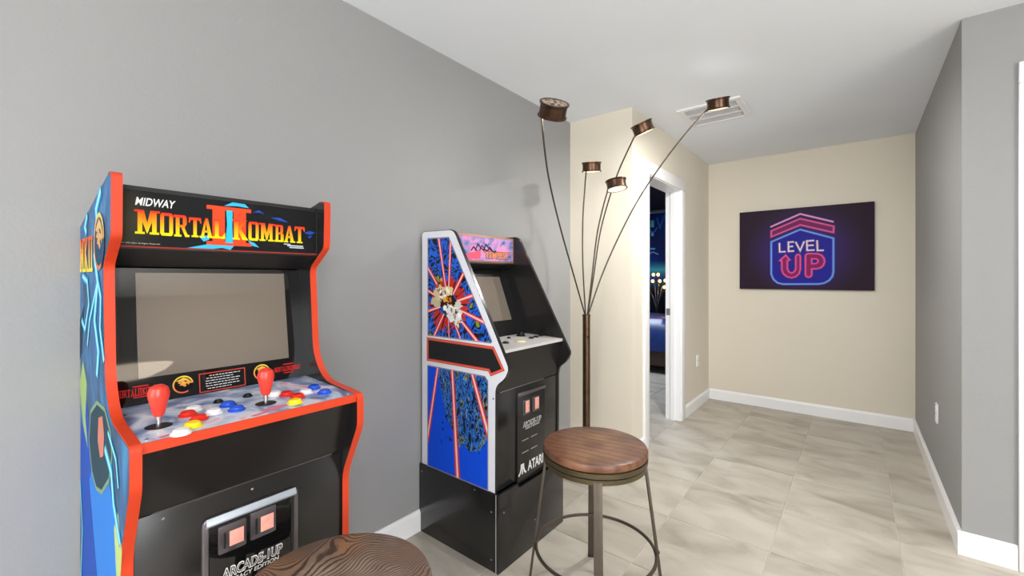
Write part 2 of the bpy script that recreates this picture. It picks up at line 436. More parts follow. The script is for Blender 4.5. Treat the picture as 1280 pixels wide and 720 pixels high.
# closed white door at the right edge of the frame
d2 = thing('door_2', 'white door casing at the right edge of the grey wall', None, ((EX0 + EX1) / 2, YR, 0), kind='structure')
for a, b in ((EX0 - 0.088, EX0 + 0.006), (EX1 - 0.006, EX1 + 0.088)):
    obj('casing', MB().box(a, b, YR - 0.018, YR, 0, EZ - 0.006), M['white_trim'], d2, bevel=0.004)
obj('casing', MB().box(EX0 - 0.088, EX1 + 0.088, YR - 0.018, YR, EZ - 0.006, EZ + 0.085), M['white_trim'], d2, bevel=0.004)
dl = obj('door_leaf', MB().box(EX0 + 0.004, EX1 - 0.004, YR + 0.03, YR + 0.07, 0.006, EZ - 0.004), M['white_trim'], d2)
for zz in ((0.2, 0.9), (1.02, 1.95)):
    obj('door_panel', MB().box(EX0 + 0.12, EX1 - 0.12, YR + 0.022, YR + 0.03, *zz), M['white_trim'], dl, bevel=0.006)
obj('door_knob', MB().lathe([(0.0, 0), (0.012, 0), (0.012, 0.03), (0.028, 0.04), (0.028, 0.055), (0.0, 0.065)], Matrix.Translation((EX1 - 0.07, YR + 0.03, 0.95)) @ Matrix.Rotation(math.pi / 2, 4, 'X'), 20, caps=False), M['steel'], dl)

# ceiling vent
vx0, vx1, vy0, vy1 = -0.995, -0.590, 3.09, 3.50
vt = thing('ceiling_vent', 'white square ceiling air vent above the hall entrance', 'vent', ((vx0 + vx1) / 2, (vy0 + vy1) / 2, CE))
fr = MB(); t = 0.035
for bx in ((vx0, vx1, vy0, vy0 + t), (vx0, vx1, vy1 - t, vy1), (vx0, vx0 + t, vy0 + t, vy1 - t), (vx1 - t, vx1, vy0 + t, vy1 - t)): fr.box(*bx, CE - 0.012, CE)
obj('frame', fr, M['white_plastic'], vt)
obj('backing', MB().box(vx0 + t, vx1 - t, vy0 + t, vy1 - t, CE - 0.003, CE), M['vent_gray'], vt)
for k in (1, 2):
    yy = vy0 + t + (vy1 - vy0 - 2 * t) * k / 3; obj('divider_bar', MB().box(vx0 + t, vx1 - t, yy - 0.008, yy + 0.008, CE - 0.012, CE - 0.003), M['white_plastic'], vt)
for k in range(18):
    yy = vy0 + t + (vy1 - vy0 - 2 * t) * (k + 0.5) / 18
    mb = MB().prism([(yy - 0.006, CE - 0.010), (yy - 0.0045, CE - 0.0115), (yy + 0.005, CE - 0.004), (yy + 0.0035, CE - 0.003)], vx0 + t, vx1 - t, 'X')
    obj('slat', mb, M['white_plastic'], vt, smooth=False)

# outlets
def outlet(label, X, y, z, s):
    o = thing('wall_outlet', label, 'outlet', (X, y, z - 0.057))
    mb = MB().prism(rrect(y - 0.036, y + 0.036, z - 0.057, z + 0.057, 0.006), X, X + s * 0.006, 'X'); obj('cover_plate', mb, M['white_plastic'], o)
    for dz in (-0.027, 0.027):
        k = obj('socket', MB().prism(rrect(y - 0.017, y + 0.017, z + dz - 0.014, z + dz + 0.014, 0.008), X + s * 0.006, X + s * 0.0085, 'X'), M['white_trim'], o)
        for dy in (-0.006, 0.006): obj('slot', MB().box(*sorted((X + s * 0.0085, X + s * 0.0088)), y + dy - 0.001, y + dy + 0.001, z + dz - 0.004, z + dz + 0.005), M['dark_hole'], k)
outlet('white outlet plate low on the grey hall wall at right', XR, 3.565, 0.455, -1)
outlet('pale outlet plate low on the beige wall between doorway and back wall', XH, 4.39, 0.45, 1)

# ------------------------------------------------------------------ poster
PX0, PX1, PZ0, PZ1, PY = -0.912, 0.118, 1.148, 1.908, YB - 0.026
po = thing('poster', 'dark purple canvas print of a neon LEVEL UP badge on back wall', 'poster', ((PX0 + PX1) / 2, YB, PZ0))
obj('canvas', MB().box(PX0, PX1, PY, YB - 0.004, PZ0, PZ1), mat('dark_canvas', (30, 20, 34), 0.7), po)
pp = Print((0, PY, 0), (1, 0, 0), (0, 0, 1), (0, -1, 0), 0.0004)
def pc(x, y):
    w = onY(910 + x / 5.54, 240 + y / 5.54, PY); return (w.x, w.z)
bc = Vector(pc(512, 430))
def pbg(p):
    d = Vector(((p[0] - bc.x) / 0.44, (p[1] - bc.y - 0.03) / 0.40)).length
    return lerp((60, 38, 122), (44, 27, 44), (d - 0.35) / 0.75)
pp.grid(PX0, PX1, PZ0, PZ1, 48, 34, pbg)
pp.layer = 2
chev = [(300, 270), (500, 185), (732, 238), (730, 280), (500, 228), (300, 310)]
badge = [(300, 345), (500, 260), (730, 320), (730, 555), (722, 585), (700, 612), (668, 630), (630, 637), (380, 638), (342, 628), (315, 605), (300, 570)]
pp.poly([pc(*p) for p in chev], (120, 36, 96)); pp.poly([pc(*p) for p in badge], (36, 34, 148))
U_ = [(360, 475), (400, 438), (427, 470), (411, 474), (411, 530), (420, 552), (440, 562), (461, 552), (470, 530), (470, 447), (476, 436), (486, 432), (497, 437), (501, 449), (501, 535), (492, 565), (470, 586), (440, 594), (408, 586), (384, 566), (373, 538), (373, 478)]
P_ = [(537, 575), (537, 442), (543, 431), (555, 427), (620, 427), (648, 438), (665, 460), (669, 482), (660, 508), (642, 524), (612, 532), (580, 532), (580, 572), (572, 586), (558, 590), (544, 586)]
pp.layer = 3
pp.poly([pc(*p) for p in U_], (140, 30, 100)); pp.poly([pc(*p) for p in P_], (140, 30, 100))
pi_ = [(580, 462), (608, 462), (621, 469), (625, 479), (619, 490), (606, 496), (580, 497)]
pp.layer = 4; pp.poly([pc(*p) for p in pi_], (36, 34, 148))
px = 1.03 / 930
def st(pts, w, col, closed=False): pp.stroke([pc(*p) for p in pts], w * px, col, closed)
for wd, k in ((20, 0.33), (9, 1.0)):       # soft halo, then the tube
    pp.layer += 1
    tone = lambda c, b: lerp(b, c, k)
    st([(293, 243), (500, 152), (732, 207)], wd, tone((236, 170, 205), (90, 40, 110)))
    st(chev, wd, tone((228, 96, 150), (104, 38, 104)), True)
    st(badge, wd, tone((120, 165, 240), (52, 56, 160)), True)
    st(U_, wd * 0.9, tone((232, 92, 150), (130, 34, 106)), True); st(P_, wd * 0.9, tone((232, 92, 150), (130, 34, 106)), True); st(pi_, wd * 0.8, tone((232, 92, 150), (130, 34, 106)), True)
    for s_ in ([(356, 352), (358, 415), (400, 413)], [(457, 345), (418, 348), (420, 411), (459, 408)], [(419, 379), (452, 376)], [(468, 345), (500, 406), (528, 341)],
               [(597, 336), (546, 339), (548, 404), (600, 402)], [(547, 371), (594, 368)], [(617, 334), (620, 405), (664, 404)]):
        st(s_, wd, tone((244, 222, 226), (70, 52, 140)))
pp.build('neon_badge_print', po)

# ------------------------------------------------------------------ shared cabinet pieces
# serif display capitals, each a list of polygons in a 1-high cell
def R_(x0, x1, y0, y1): return [(x0, y0), (x1, y0), (x1, y1), (x0, y1)]
GL = {
 'M': (1.15, [R_(.12, .34, 0, 1), R_(.81, 1.03, 0, 1), R_(0, .46, 0, .09), R_(.69, 1.15, 0, .09), R_(-.04, .36, .91, 1), R_(.79, 1.19, .91, 1), [(.12, 1), (.42, 1), (.66, .18), (.575, .02)], [(1.03, 1), (.73, 1), (.49, .18), (.575, .02)]]),
 'O': (.80, [[(0, .1), (.1, 0), (.24, 0), (.24, 1), (.1, 1), (0, .9)], [(.80, .1), (.70, 0), (.56, 0), (.56, 1), (.70, 1), (.80, .9)], R_(.2, .6, .87, 1), R_(.2, .6, 0, .13)]),
 'R': (.95, [R_(.1, .34, 0, 1), R_(0, .46, 0, .09), R_(-.04, .70, .88, 1), [(.55, .5), (.70, .5), (.80, .58), (.80, .90), (.70, 1), (.55, 1)], R_(.3, .70, .44, .55), [(.42, .48), (.62, .5), (.84, .12), (1.0, .08), (.95, 0), (.70, 0)]]),
 'T': (.82, [R_(.29, .53, 0, .95), R_(.02, .80, .87, 1), [(-.03, .72), (.04, .72), (.14, .90), (.0, 1)], [(.85, .72), (.78, .72), (.68, .90), (.82, 1)], R_(.17, .65, 0, .09)]),
 'A': (.98, [[(.36, .9), (.50, 1), (.30, 0), (.08, 0)], [(.40, 1), (.58, 1), (.90, 0), (.62, 0)], R_(.24, .70, .27, .38), R_(0, .38, 0, .09), R_(.55, 1.0, 0, .09)]),
 'L': (.78, [R_(.1, .36, 0, 1), R_(-.02, .48, .91, 1), R_(0, .76, 0, .11), [(.80, 0), (.80, .34), (.58, .10), (.58, 0)]]),
 'K': (.98, [R_(.1, .36, 0, 1), R_(-.02, .48, .91, 1), R_(0, .46, 0, .09), [(.34, .40), (.34, .60), (.66, 1), (.92, 1)], [(.46, .60), (.36, .44), (.62, 0), (1.0, 0)]]),
 'B': (.85, [R_(.1, .34, 0, 1), R_(-.02, .70, .89, 1), R_(0, .72, 0, .11), R_(.3, .70, .45, .56), [(.53, .52), (.70, .52), (.78, .6), (.78, .92), (.70, 1), (.53, 1)], [(.56, 0), (.74, 0), (.84, .08), (.84, .44), (.74, .53), (.56, .53)]]),
 'I': (.50, [R_(.12, .38, 0, 1), R_(0, .5, 0, .1), R_(0, .5, .9, 1)]),
}
def glyph(pr, ch, x0, x1, y0, y1, col):
    w, polys = GL[ch]
    for p in polys: pr.poly([(x0 + q[0] / w * (x1 - x0), y0 + q[1] * (y1 - y0)) for q in p], col)
def word(pr, s, x0, x1, y0, y1, col, gap=0.08):
    tot = sum(GL[c][0] for c in s) + gap * (len(s) - 1); k = (x1 - x0) / tot; x = x0
    for c in s:
        glyph(pr, c, x, x + GL[c][0] * k, y0, y1, col); x += (GL[c][0] + gap) * k
def dragon(pr, cx, cy, r, top, bot, dark, mir=1, sx=1.0):
    """round serpent emblem: broken ring with a maned head inside"""
    g = lambda p: lerp(bot, top, (p[1] - cy + r) / (2 * r))
    pr.ellipse(cx, cy, r * sx, r, dark, n=28); pr.layer += 1
    pr.ellipse(cx, cy, r * sx, r, g, 5, 300 if mir > 0 else 300, 0.84, 30)
    S = [(-.30, .62), (.05, .78), (.42, .60), (.70, .28), (.88, .02), (.62, .10), (.55, -.12), (.38, .08), (.20, .02), (.34, -.16), (.16, -.30), (-.10, -.10), (-.36, -.06), (-.20, .14), (-.52, .16), (-.34, .34), (-.66, .44)]
    pr.poly([(cx + sx * r * x, cy + r * y) for x, y in S], g)
    pr.layer += 1
    pr.poly([(cx + sx * r * x, cy + r * y) for x, y in [(.0, .46), (.3, .40), (.5, .22), (.2, .28)]], dark)
    pr.poly([(cx + sx * r * x, cy + r * y) for x, y in [(-.3, .40), (-.1, .30), (-.2, .24)]], dark)
    pr.layer -= 2

def lp(y, z, X): return (X, y, z)
def coin_slot(parent, X, y0, y1, z0, z1, py0, py1, pz0, pz1, sy, k=1.0):
    f = obj('coin_slot', MB().prism(rrect(y0, y1, z0, z1, 0.004), X - 0.002, X + 0.006 * k, 'X'), M['gun_metal'], parent, bevel=0.0015)
    mb = MB().box(X + 0.006 * k, X + 0.0075 * k, py0, py1, pz0, pz1, 0)
    mb.box(X + 0.006 * k, X + 0.0072 * k, sy - 0.002, sy + 0.002, pz0, pz1, 1)
    # pale window and dark slit share the slot plate's insert
    me = obj('coin_button', MB().box(X + 0.006 * k, X + 0.0075 * k, py0, py1, pz0, pz1), M['pink_button'], parent, bevel=0.0008)
    obj('coin_slit', MB().box(X + 0.006 * k, X + 0.0068 * k, sy - 0.0022, sy + 0.0022, pz0, pz1), M['dark_hole'], parent)

def screw(parent, p, n, r=0.004, m='steel'):
    q = Vector(n).to_track_quat('Z', 'Y').to_matrix().to_4x4()
    obj('screw', MB().lathe([(r, -0.001), (r, 0.0006), (r * 0.6, 0.0016)], Matrix.Translation(p) @ q, 10), M[m], parent)

# ------------------------------------------------------------------ tall cabinet with the red-edged sides
CY0, CY1, TK = 0.179, 0.672, 0.018
mk = thing('arcade_cabinet', 'large black arcade cabinet with orange-edged blue sides and two red joysticks', 'arcade cabinet', (-1.42, (CY0 + CY1) / 2, 0))
front = [(-1.150, 0, 0), (-1.150, .700, .03), (-1.074, .850, .015), (-1.074, .936, .014), (-1.258, .950, .06), (-1.322, 1.02, .05), (-1.343, 1.290, .022), (-1.256, 1.350, .014), (-1.252, 1.488, .012), (-1.285, 1.490, 0)]
prof = fillet(front + [(-1.70, 1.404, 0), (-1.70, 0, 0)])
fpath = prof[:-2]
for nm, y0, y1 in (('side_panel', CY0, CY0 + TK), ('side_panel', CY1 - TK, CY1)):
    sp = obj(nm, MB().prism(prof, y0, y1, 'Y'), M['black_panel'], mk, smooth=False)
    tm = MB(); strip_prism(tm, fpath, 0.0, 0.0022, y0 - 0.0005, y1 + 0.0005); obj('edge_trim', tm, M['orange_trim'], sp, smooth=False)
    if y0 == CY0: left_panel = sp
# left side art: stormy blues with lightning (abstract)
art_blue = ramp_mat('storm_blue_print', [(.25, (10, 44, 66)), (.42, (16, 72, 106)), (.55, (28, 94, 152)), (.7, (48, 136, 180))], 5.5, 3, 0.8, 0.4, (2.2, 1, 1.0))
ap = Print((0, CY0, 0), (1, 0, 0), (0, 0, 1), (0, -1, 0), 0.0003)
A_, B_ = band_poly(fpath, 0, -0.003)
ap.poly(B_ + [(-1.698, 1.402), (-1.698, 0.002)], (0, 0, 0), 1)
def sc(x, y):
    w = onY(x, y, CY0); return (w.x, w.z)
ap.layer = 2
ap.poly([sc(*p) for p in [(101, 560), (104, 470), (110, 510), (118, 600), (130, 640), (150, 720), (103, 720)]], (24, 74, 168))
ap.poly([sc(*p) for p in [(112, 600), (122, 560), (134, 590), (143, 640), (150, 700), (150, 720), (122, 720)]], (44, 122, 208))
ap.poly([sc(*p) for p in [(100, 480), (104, 450), (109, 480), (107, 520), (110, 560), (104, 530)]], (150, 176, 110))
ap.poly([sc(*p) for p in [(143, 660), (148, 640), (153, 690), (151, 720), (146, 720)]], (176, 196, 120))
ap.poly([sc(*p) for p in [(100, 400), (106, 380), (103, 440), (100, 450)]], (16, 50, 74))
ap.layer = 3
e0 = sc(127, 545)
ring = [(116, 590), (112, 550), (114, 515), (122, 503), (132, 512), (139, 540), (141, 570), (137, 600), (128, 615), (121, 610)]
ap.poly([sc(*p) for p in ring], (30, 62, 74)); ap.layer = 4
ap.stroke([sc(*p) for p in ring], 0.010, (122, 150, 120), True)
ap.poly([sc(*p) for p in [(124, 522), (129, 520), (131, 545), (130, 570), (126, 572), (123, 550)]], (196, 120, 104))
bolt = (150, 232, 250)
for pts, w in (([(127, 237), (121, 262), (123, 292), (119, 320), (123, 352), (119, 400), (124, 440), (122, 470)], .022), ([(121, 340), (127, 372), (126, 410), (131, 452)], .016),
               ([(123, 352), (113, 400), (110, 432)], .012), ([(110, 268), (107, 284), (109, 292)], .018), ([(104, 345), (110, 352), (112, 380), (107, 412), (103, 400)], .014),
               ([(132, 560), (140, 590), (143, 630), (151, 680)], .018), ([(136, 540), (146, 575), (149, 610)], .010), ([(101, 600), (104, 660), (102, 720)], .010)):
    ap.stroke([sc(*p) for p in pts], w * 1.6, (56, 150, 200)); ap.layer += 1
    ap.stroke([sc(*p) for p in pts], w * 0.7, bolt); ap.layer -= 1
ap.layer = 6
q0, q1 = sc(100.5, 298), sc(117, 322)
gx0, gx1 = q0[0], q1[0]; gz0, gz1 = 1.275, 1.365
gcol = lambda p: lerp((246, 226, 80), (226, 92, 50), (p[1] - gz0) / (gz1 - gz0))
word(ap, 'MKII', gx0 + .01, gx1, gz0, gz1, gcol)
c0 = sc(125, 297); dragon(ap, c0[0], 1.345, 0.068, (214, 190, 110), (190, 110, 80), (22, 66, 96))
ap.build('side_art', left_panel, [art_blue])
IY0, IY1 = CY0 + TK, CY1 - TK
obj('back_panel', MB().box(-1.70, -1.688, IY0, IY1, 0, 1.40), M['black_matte'], mk)
obj('top_panel', MB().prism([(-1.688, 1.385), (-1.31, 1.462), (-1.31, 1.474), (-1.688, 1.397)], IY0, IY1, 'Y'), M['black_matte'], mk, smooth=False)
# marquee
mq = obj('marquee', MB().box(-1.312, -1.300, IY0, IY1, 1.330, 1.462), M['black_gloss'], mk)
obj('marquee_ledge', MB().prism([(-1.299, 1.330), (-1.297, 1.326), (-1.405, 1.288), (-1.41, 1.296), (-1.312, 1.330)], IY0, IY1, 'Y'), M['black_matte'], mk, smooth=False)
mp = Print((-1.300, 0, 0), (0, 1, 0), (0, 0, 1), (1, 0, 0), 0.0003)
mp.grid(IY0 + .001, IY1 - .001, 1.3325, 1.461, 30, 10, lambda p: lerp((70, 66, 48), (26, 27, 28), (abs(p[0] - .205) + .6 * abs(p[1] - 1.39)) / .10))
mp.rect(IY0 + .001, IY1 - .001, 1.330, 1.3335, (150, 50, 40))
mp.layer = 2
cy_ = (60, 178, 226)
for P in ([(.325, 1.334), (.365, 1.345), (.40, 1.352), (.43, 1.347), (.42, 1.334), (.40, 1.338), (.38, 1.334)], [(.405, 1.449), (.425, 1.461), (.455, 1.460), (.465, 1.450), (.435, 1.452)],
          [(.475, 1.440), (.490, 1.448), (.505, 1.438), (.492, 1.441)], [(.520, 1.430), (.545, 1.433), (.570, 1.421), (.545, 1.424)], [(.462, 1.362), (.478, 1.356), (.490, 1.344), (.470, 1.348)],
          [(.615, 1.395), (.632, 1.402), (.650, 1.398), (.634, 1.390)], [(.625, 1.385), (.640, 1.388), (.632, 1.378)], [(.352, 1.362), (.370, 1.370), (.372, 1.358), (.36, 1.352)]):
    mp.poly(P, cy_ if P[0][0] < .47 else (36, 74, 168))
mp.layer = 3
two = (242, 74, 40)
mp.rect(.366, .470, 1.437, 1.447, two); mp.rect(.366, .470, 1.345, 1.354, two)
mp.rect(.379, .407, 1.35, 1.44, two); mp.rect(.427, .457, 1.35, 1.44, two)
mp.poly([(.408, 1.352), (.426, 1.352), (.424, 1.395), (.425, 1.438), (.410, 1.438), (.412, 1.40)], (54, 184, 226))
mp.layer = 4
gr = lambda p: lerp((252, 226, 22), (236, 60, 34), (p[1] - 1.362) / .046) if p[1] < 1.408 else (236, 60, 34)
gr2 = lambda p: lerp(lerp((252, 232, 24), (250, 150, 20), (p[1] - 1.36) / .024), (234, 58, 34), (p[1] - 1.378) / .03)
for ch, a, b, z0, z1 in (('M', .226, .270, 1.362, 1.418), ('O', .272, .297, 1.361, 1.416), ('R', .299, .329, 1.361, 1.414), ('T', .329, .354, 1.362, 1.411), ('A', .351, .381, 1.362, 1.412), ('L', .381, .407, 1.362, 1.412),
                         ('K', .425, .462, 1.362, 1.416), ('O', .463, .489, 1.362, 1.414), ('M', .491, .529, 1.363, 1.413), ('B', .531, .556, 1.363, 1.412), ('A', .556, .588, 1.363, 1.412), ('T', .587, .616, 1.363, 1.412)):
    glyph(mp, ch, a, b, z0, z1, gr2)
mp.text('MIDWAY', .226, .302, 1.428, 1.447, (238, 238, 238), 0.018, 0.25)
mp.text('© 1993 2021 All Rights Reserved.', .203, .272, 1.3375, 1.3415, (200, 200, 200))
mp.rect(.566, .612, 1.352, 1.3555, (190, 205, 215)); mp.rect(.556, .575, 1.3565, 1.359, (190, 205, 215)); mp.rect(.572, .614, 1.347, 1.350, (190, 205, 215))
mp.build('marquee_print', mq)
# bezel and screen, leaning back a little
BX0, BZ0, BX1, BZ1 = -1.372, .938, -1.421, 1.300
bz = MB().prism([(BX0, BZ0), (BX1, BZ1), (BX1 - .012, BZ1), (BX0 - .012, BZ0)], IY0, IY1, 'Y'); bez = obj('bezel', bz, M['black_gloss'], mk, smooth=False)
bu = Vector((BX1 - BX0, 0, BZ1 - BZ0)).normalized(); bn = Vector((bu.z, 0, -bu.x))
bp = Print((BX0, 0, BZ0), (0, 1, 0), bu, bn, 0.0003)
bp.layer = 1
word(bp, 'MORTALIIKOMBAT', .203, .296, .032, .050, (206, 40, 40), .05); word(bp, 'MORTALIIKOMBAT', .562, .640, .034, .048, (206, 40, 40), .05)
for x in (.236, .588): bp.rect(x, x + .030, .027, .030, (206, 40, 40)); bp.rect(x, x + .030, .053, .056, (206, 40, 40))
for x in (.336, .527): dragon(bp, x, .042, .0225, (240, 214, 70), (226, 96, 80), (10, 10, 10))
for rr in ((.371, .483, .012, .0145), (.371, .483, .0605, .063), (.371, .3735, .012, .063), (.4805, .483, .012, .063)): bp.rect(*rr, (196, 70, 56))
for k, (a, b) in enumerate(((.395, .470), (.388, .452), (.386, .470), (.386, .465), (.386, .468), (.390, .448))):
    x = a
    while x < b:
        l = random.uniform(.004, .011); bp.rect(x, min(b, x + l), .0535 - k * .0068, .0555 - k * .0068, (206, 206, 206)); x += l + .002
bp.build('bezel_print', bez)
zs = lambda z: (BX0 + (BX1 - BX0) * (z - BZ0) / (BZ1 - BZ0))
scr = MB().prism([(zs(1.010) , 1.010), (zs(1.272), 1.272), (zs(1.272) + .0015, 1.2722), (zs(1.010) + .0015, 1.0102)], .247, .606, 'Y')
obj('screen', scr, M['screen'], mk, smooth=False)
# control deck
cpz = lambda x: .947 - (x + 1.37) * .036
dk = MB().prism([(-1.372, .935), (-1.372, cpz(-1.372)), (-1.082, cpz(-1.082)), (-1.082, .918)], IY0, IY1, 'Y')
deck = obj('control_panel', dk, M['black_panel'], mk, smooth=False)
obj('edge_trim', MB().box(-1.083, -1.078, IY0, IY1, .917, cpz(-1.08) + .0008), M['orange_trim'], deck)
deck_print = ramp_mat('cloudy_blue_overlay', [(.30, (84, 92, 124)), (.42, (128, 146, 184)), (.52, (180, 194, 216)), (.62, (222, 222, 228)), (.72, (226, 150, 168))], 11, 4, 1.2, 0.3, (1, 1, 1))
dp = Print((0, 0, cpz(0)), (0, 1, 0), Vector((1, 0, -.036)), (.036, 0, 1), 0.0003)
dp.rect(IY0, IY1, -1.371, -1.083, (0, 0, 0), 1)
dp.layer = 2
for P in ([(.225, -1.10), (.250, -1.105), (.255, -1.095), (.230, -1.09)], [(.420, -1.12), (.470, -1.135), (.50, -1.12), (.45, -1.10)], [(.395, -1.10), (.43, -1.11), (.44, -1.10), (.40, -1.09)]): dp.poly(P, (206, 120, 140))
dp.build('panel_overlay', deck, [deck_print])
def button(parent, x, y, z, m, r=.0125, h=.010):
    obj('push_button', MB().lathe([(r * 1.28, 0), (r * 1.28, .003), (r * 1.02, .005), (r, h * .8), (r * .75, h), (r * .05, h * .94)], Matrix.Translation((x, y, z)), 20), m, parent)
for x, y, m in ((-1.235, .322, 'white_plastic'), (-1.205, .303, 'red_button'), (-1.158, .312, 'red_button'), (-1.118, .290, 'yellow_plastic'), (-1.180, .347, 'white_plastic'), (-1.216, .388, 'blue_plastic'), (-1.166, .390, 'blue_plastic'), (-1.088, .262, 'white_plastic'),
                (-1.228, .503, 'white_plastic'), (-1.204, .523, 'red_button'), (-1.162, .533, 'red_button'), (-1.122, .508, 'yellow_plastic'), (-1.186, .566, 'white_plastic'), (-1.213, .602, 'blue_plastic'), (-1.152, .602, 'blue_plastic')):
    button(deck, x, y, cpz(x), M[m], .0145, .011)
for x, y in ((-1.262, .381), (-1.262, .448)): button(deck, x, y, cpz(x), M['black_gloss'], .009, .008)
for x, y in ((-1.172, .243), (-1.172, .458)):
    z = cpz(x); T = Matrix.Translation((x, y, z))
    js = obj('joystick', MB().lathe([(.0045, .002), (.0045, .022), (.008, .022), (.0115, .030), (.0135, .042), (.0185, .062), (.0195, .072), (.0165, .083), (.009, .089), (.0005, .090)], T, 24), M['red_plastic'], mk)
    obj('shaft', MB().lathe([(.0052, .001), (.0052, .024)], T, 14), M['steel'], js)
    obj('dust_washer', MB().lathe([(.024, 0), (.024, .001), (.022, .0016), (.004, .0018)], T, 28), M['black_matte'], js)
for x, y in ((-1.10, IY0 + .012), (-1.10, IY1 - .012), (-1.30, IY0 + .012), (-1.30, IY1 - .012)): screw(deck, (x, y, cpz(x) + .0008), (0, 0, 1), .004)
# front below the deck
obj('knee_panel', MB().prism([(-1.098, .918), (-1.155, .764), (-1.167, .764), (-1.110, .918)], IY0, IY1, 'Y'), M['black_panel'], mk, smooth=False)
cd = obj('coin_door', MB().box(-1.172, -1.155, IY0, IY1, .02, .762), M['black_panel'], mk, bevel=.003)
obj('hinge_line', MB().box(-1.166, -1.1535, IY0 + .03, IY1 - .03, .762, .7645), M['gun_metal'], cd)
PXc = -1.155
pl = obj('coin_plate', MB().prism(rrect(.314, .528, .36, .713, .018), PXc, PXc + .010, 'X'), M['gun_metal'], mk, bevel=.004)
obj('plate_face', MB().prism(rrect(.326, .516, .372, .701, .014), PXc + .009, PXc + .0105, 'X'), M['black_gloss'], pl, bevel=.0008)
obj('plate_rim', MB().prism([(PXc + .010, .692), (PXc + .0115, .692), (PXc + .0165, .698), (PXc + .0105, .7115), (PXc + .010, .7115)], .322, .520, 'Y'), mat('pale_silver_plastic', (176, 184, 194), .3, .3), pl, bevel=.0012)
coin_slot(pl, PXc + .0105, .344, .402, .622, .686, .366, .396, .634, .669, .3565)
coin_slot(pl, PXc + .0105, .411, .469, .624, .690, .433, .463, .636, .673, .4235)
cp_ = Print((PXc + .0106, 0, 0), (0, 1, 0), (0, 0, 1), (1, 0, 0), 0.0004)
cp_.text('ARCADE-1UP', .351, .487, .558, .584, (232, 230, 228), .055, .12); cp_.layer = 2
cp_.text('ARCADE-1UP', .353, .485, .561, .581, (52, 50, 50), -.002, .12); cp_.layer = 1
cp_.text('LEGACY EDITION', .362, .478, .545, .555, (226, 222, 216), .02, .15)
cp_.build('plate_lettering', pl)
for y, z in ((IY0 + .05, .775), (.42, .772)): screw(cd, (-1.1535, y, z - .03), (1, 0, 0), .003)

# ------------------------------------------------------------------ smaller cabinet on a black riser
TY0, TY1 = 1.384, 1.886
tp = thing('arcade_cabinet', 'smaller arcade cabinet with white starburst-printed side on a plain black riser', 'arcade cabinet', (-1.44, (TY0 + TY1) / 2, 0))
RH = .335
rs = obj('riser', MB().box(-1.702, -1.196, TY0 - .006, TY0 + .008, 0, RH), M['black_panel'], tp, bevel=.0015)
obj('riser_side', MB().box(-1.702, -1.196, TY1 - .008, TY1 + .006, 0, RH), M['black_panel'], tp, bevel=.0015)
ff = [(TY0 - .006, 0), (TY1 + .006, 0), (TY1 + .006, RH), (TY1 - .09, RH), (TY1 - .10, RH - .02), (TY0 + .14, RH - .02), (TY0 + .13, RH), (TY0 - .006, RH)]
obj('riser_front', MB().prism(ff, -1.196, -1.182, 'X'), M['black_panel'], tp, bevel=.0015)
obj('riser_edge', MB().box(-1.1965, -1.1945, TY0 - .0072, TY0 - .0060, 0, RH), mat('pale_board_edge', (188, 186, 184), .6), tp)
for x, z in ((-1.68, .30), (-1.32, .32), (-1.222, .255), (-1.222, .05)): screw(rs, (x, TY0 - .0062, z), (0, -1, 0), .004)
for y, z in ((TY0 + .03, .25), (TY1 - .03, .25), (TY0 + .26, .12)): screw(rs, (-1.1818, y, z), (1, 0, 0), .004)
tprof = fillet([(-1.688, RH, 0), (-1.205, RH, 0), (-1.203, .795, .03), (-1.150, .836, .02), (-1.128, .878, .02), (-1.462, 1.484, .03), (-1.688, 1.488, .02)])
tfront = [p for p in tprof if not (p[0] < -1.64)]
for y0, y1 in ((TY0, TY0 + .016), (TY1 - .016, TY1)):
    lf = y0 == TY0
    sp = obj('side_panel', MB().prism(tprof, y0, y1, 'Y'), M['black_panel'], tp, smooth=False)
    tm = MB(); strip_prism(tm, tfront[1:], 0, .0018, y0 - .0004, y1 + .0004)
    obj('edge_trim', tm, M['white_side'] if False else M['black_panel'], sp, smooth=False)
    if lf: tleft = sp
sa = Print((0, TY0, 0), (1, 0, 0), (0, 0, 1), (0, -1, 0), 0.0003)
inner = [(p[0] * .9965 - .0051, p[1] * .9965 + .0032) for p in tprof]
sa.poly(inner, (0, 0, 0), 3)
mottle = ramp_mat('blue_black_mottle', [(.36, (10, 12, 22)), (.41, (20, 96, 220)), (.455, (20, 96, 220)), (.47, (8, 10, 18)), (.51, (8, 10, 18)), (.53, (28, 112, 232)), (.59, (24, 84, 200)), (.61, (10, 12, 20)), (.66, (14, 18, 24)), (.69, (130, 150, 60))], 17, 2.5, .6, .35)
mottle2 = ramp_mat('blue_green_flecks', [(.38, (12, 16, 30)), (.42, (30, 104, 220)), (.46, (44, 130, 214)), (.48, (10, 14, 24)), (.53, (14, 20, 34)), (.55, (40, 120, 200)), (.60, (30, 96, 200)), (.62, (170, 176, 60)), (.65, (12, 16, 26))], 19, 2, .4, .35, (2.4, 1, 1.0), rot=(0, .4, 0))
white_m = M['white_side']
pa = [(-1.641, 1.452), (-1.492, 1.449), (-1.222, .986), (-1.228, .978), (-1.641, .978)]
pb = [(-1.643, .829), (-1.262, .829), (-1.245, .812), (-1.245, .337), (-1.643, .337)]
bd = [(-1.643, .960), (-1.215, .958), (-1.160, .872), (-1.228, .842), (-1.24, .860), (-1.643, .858)]
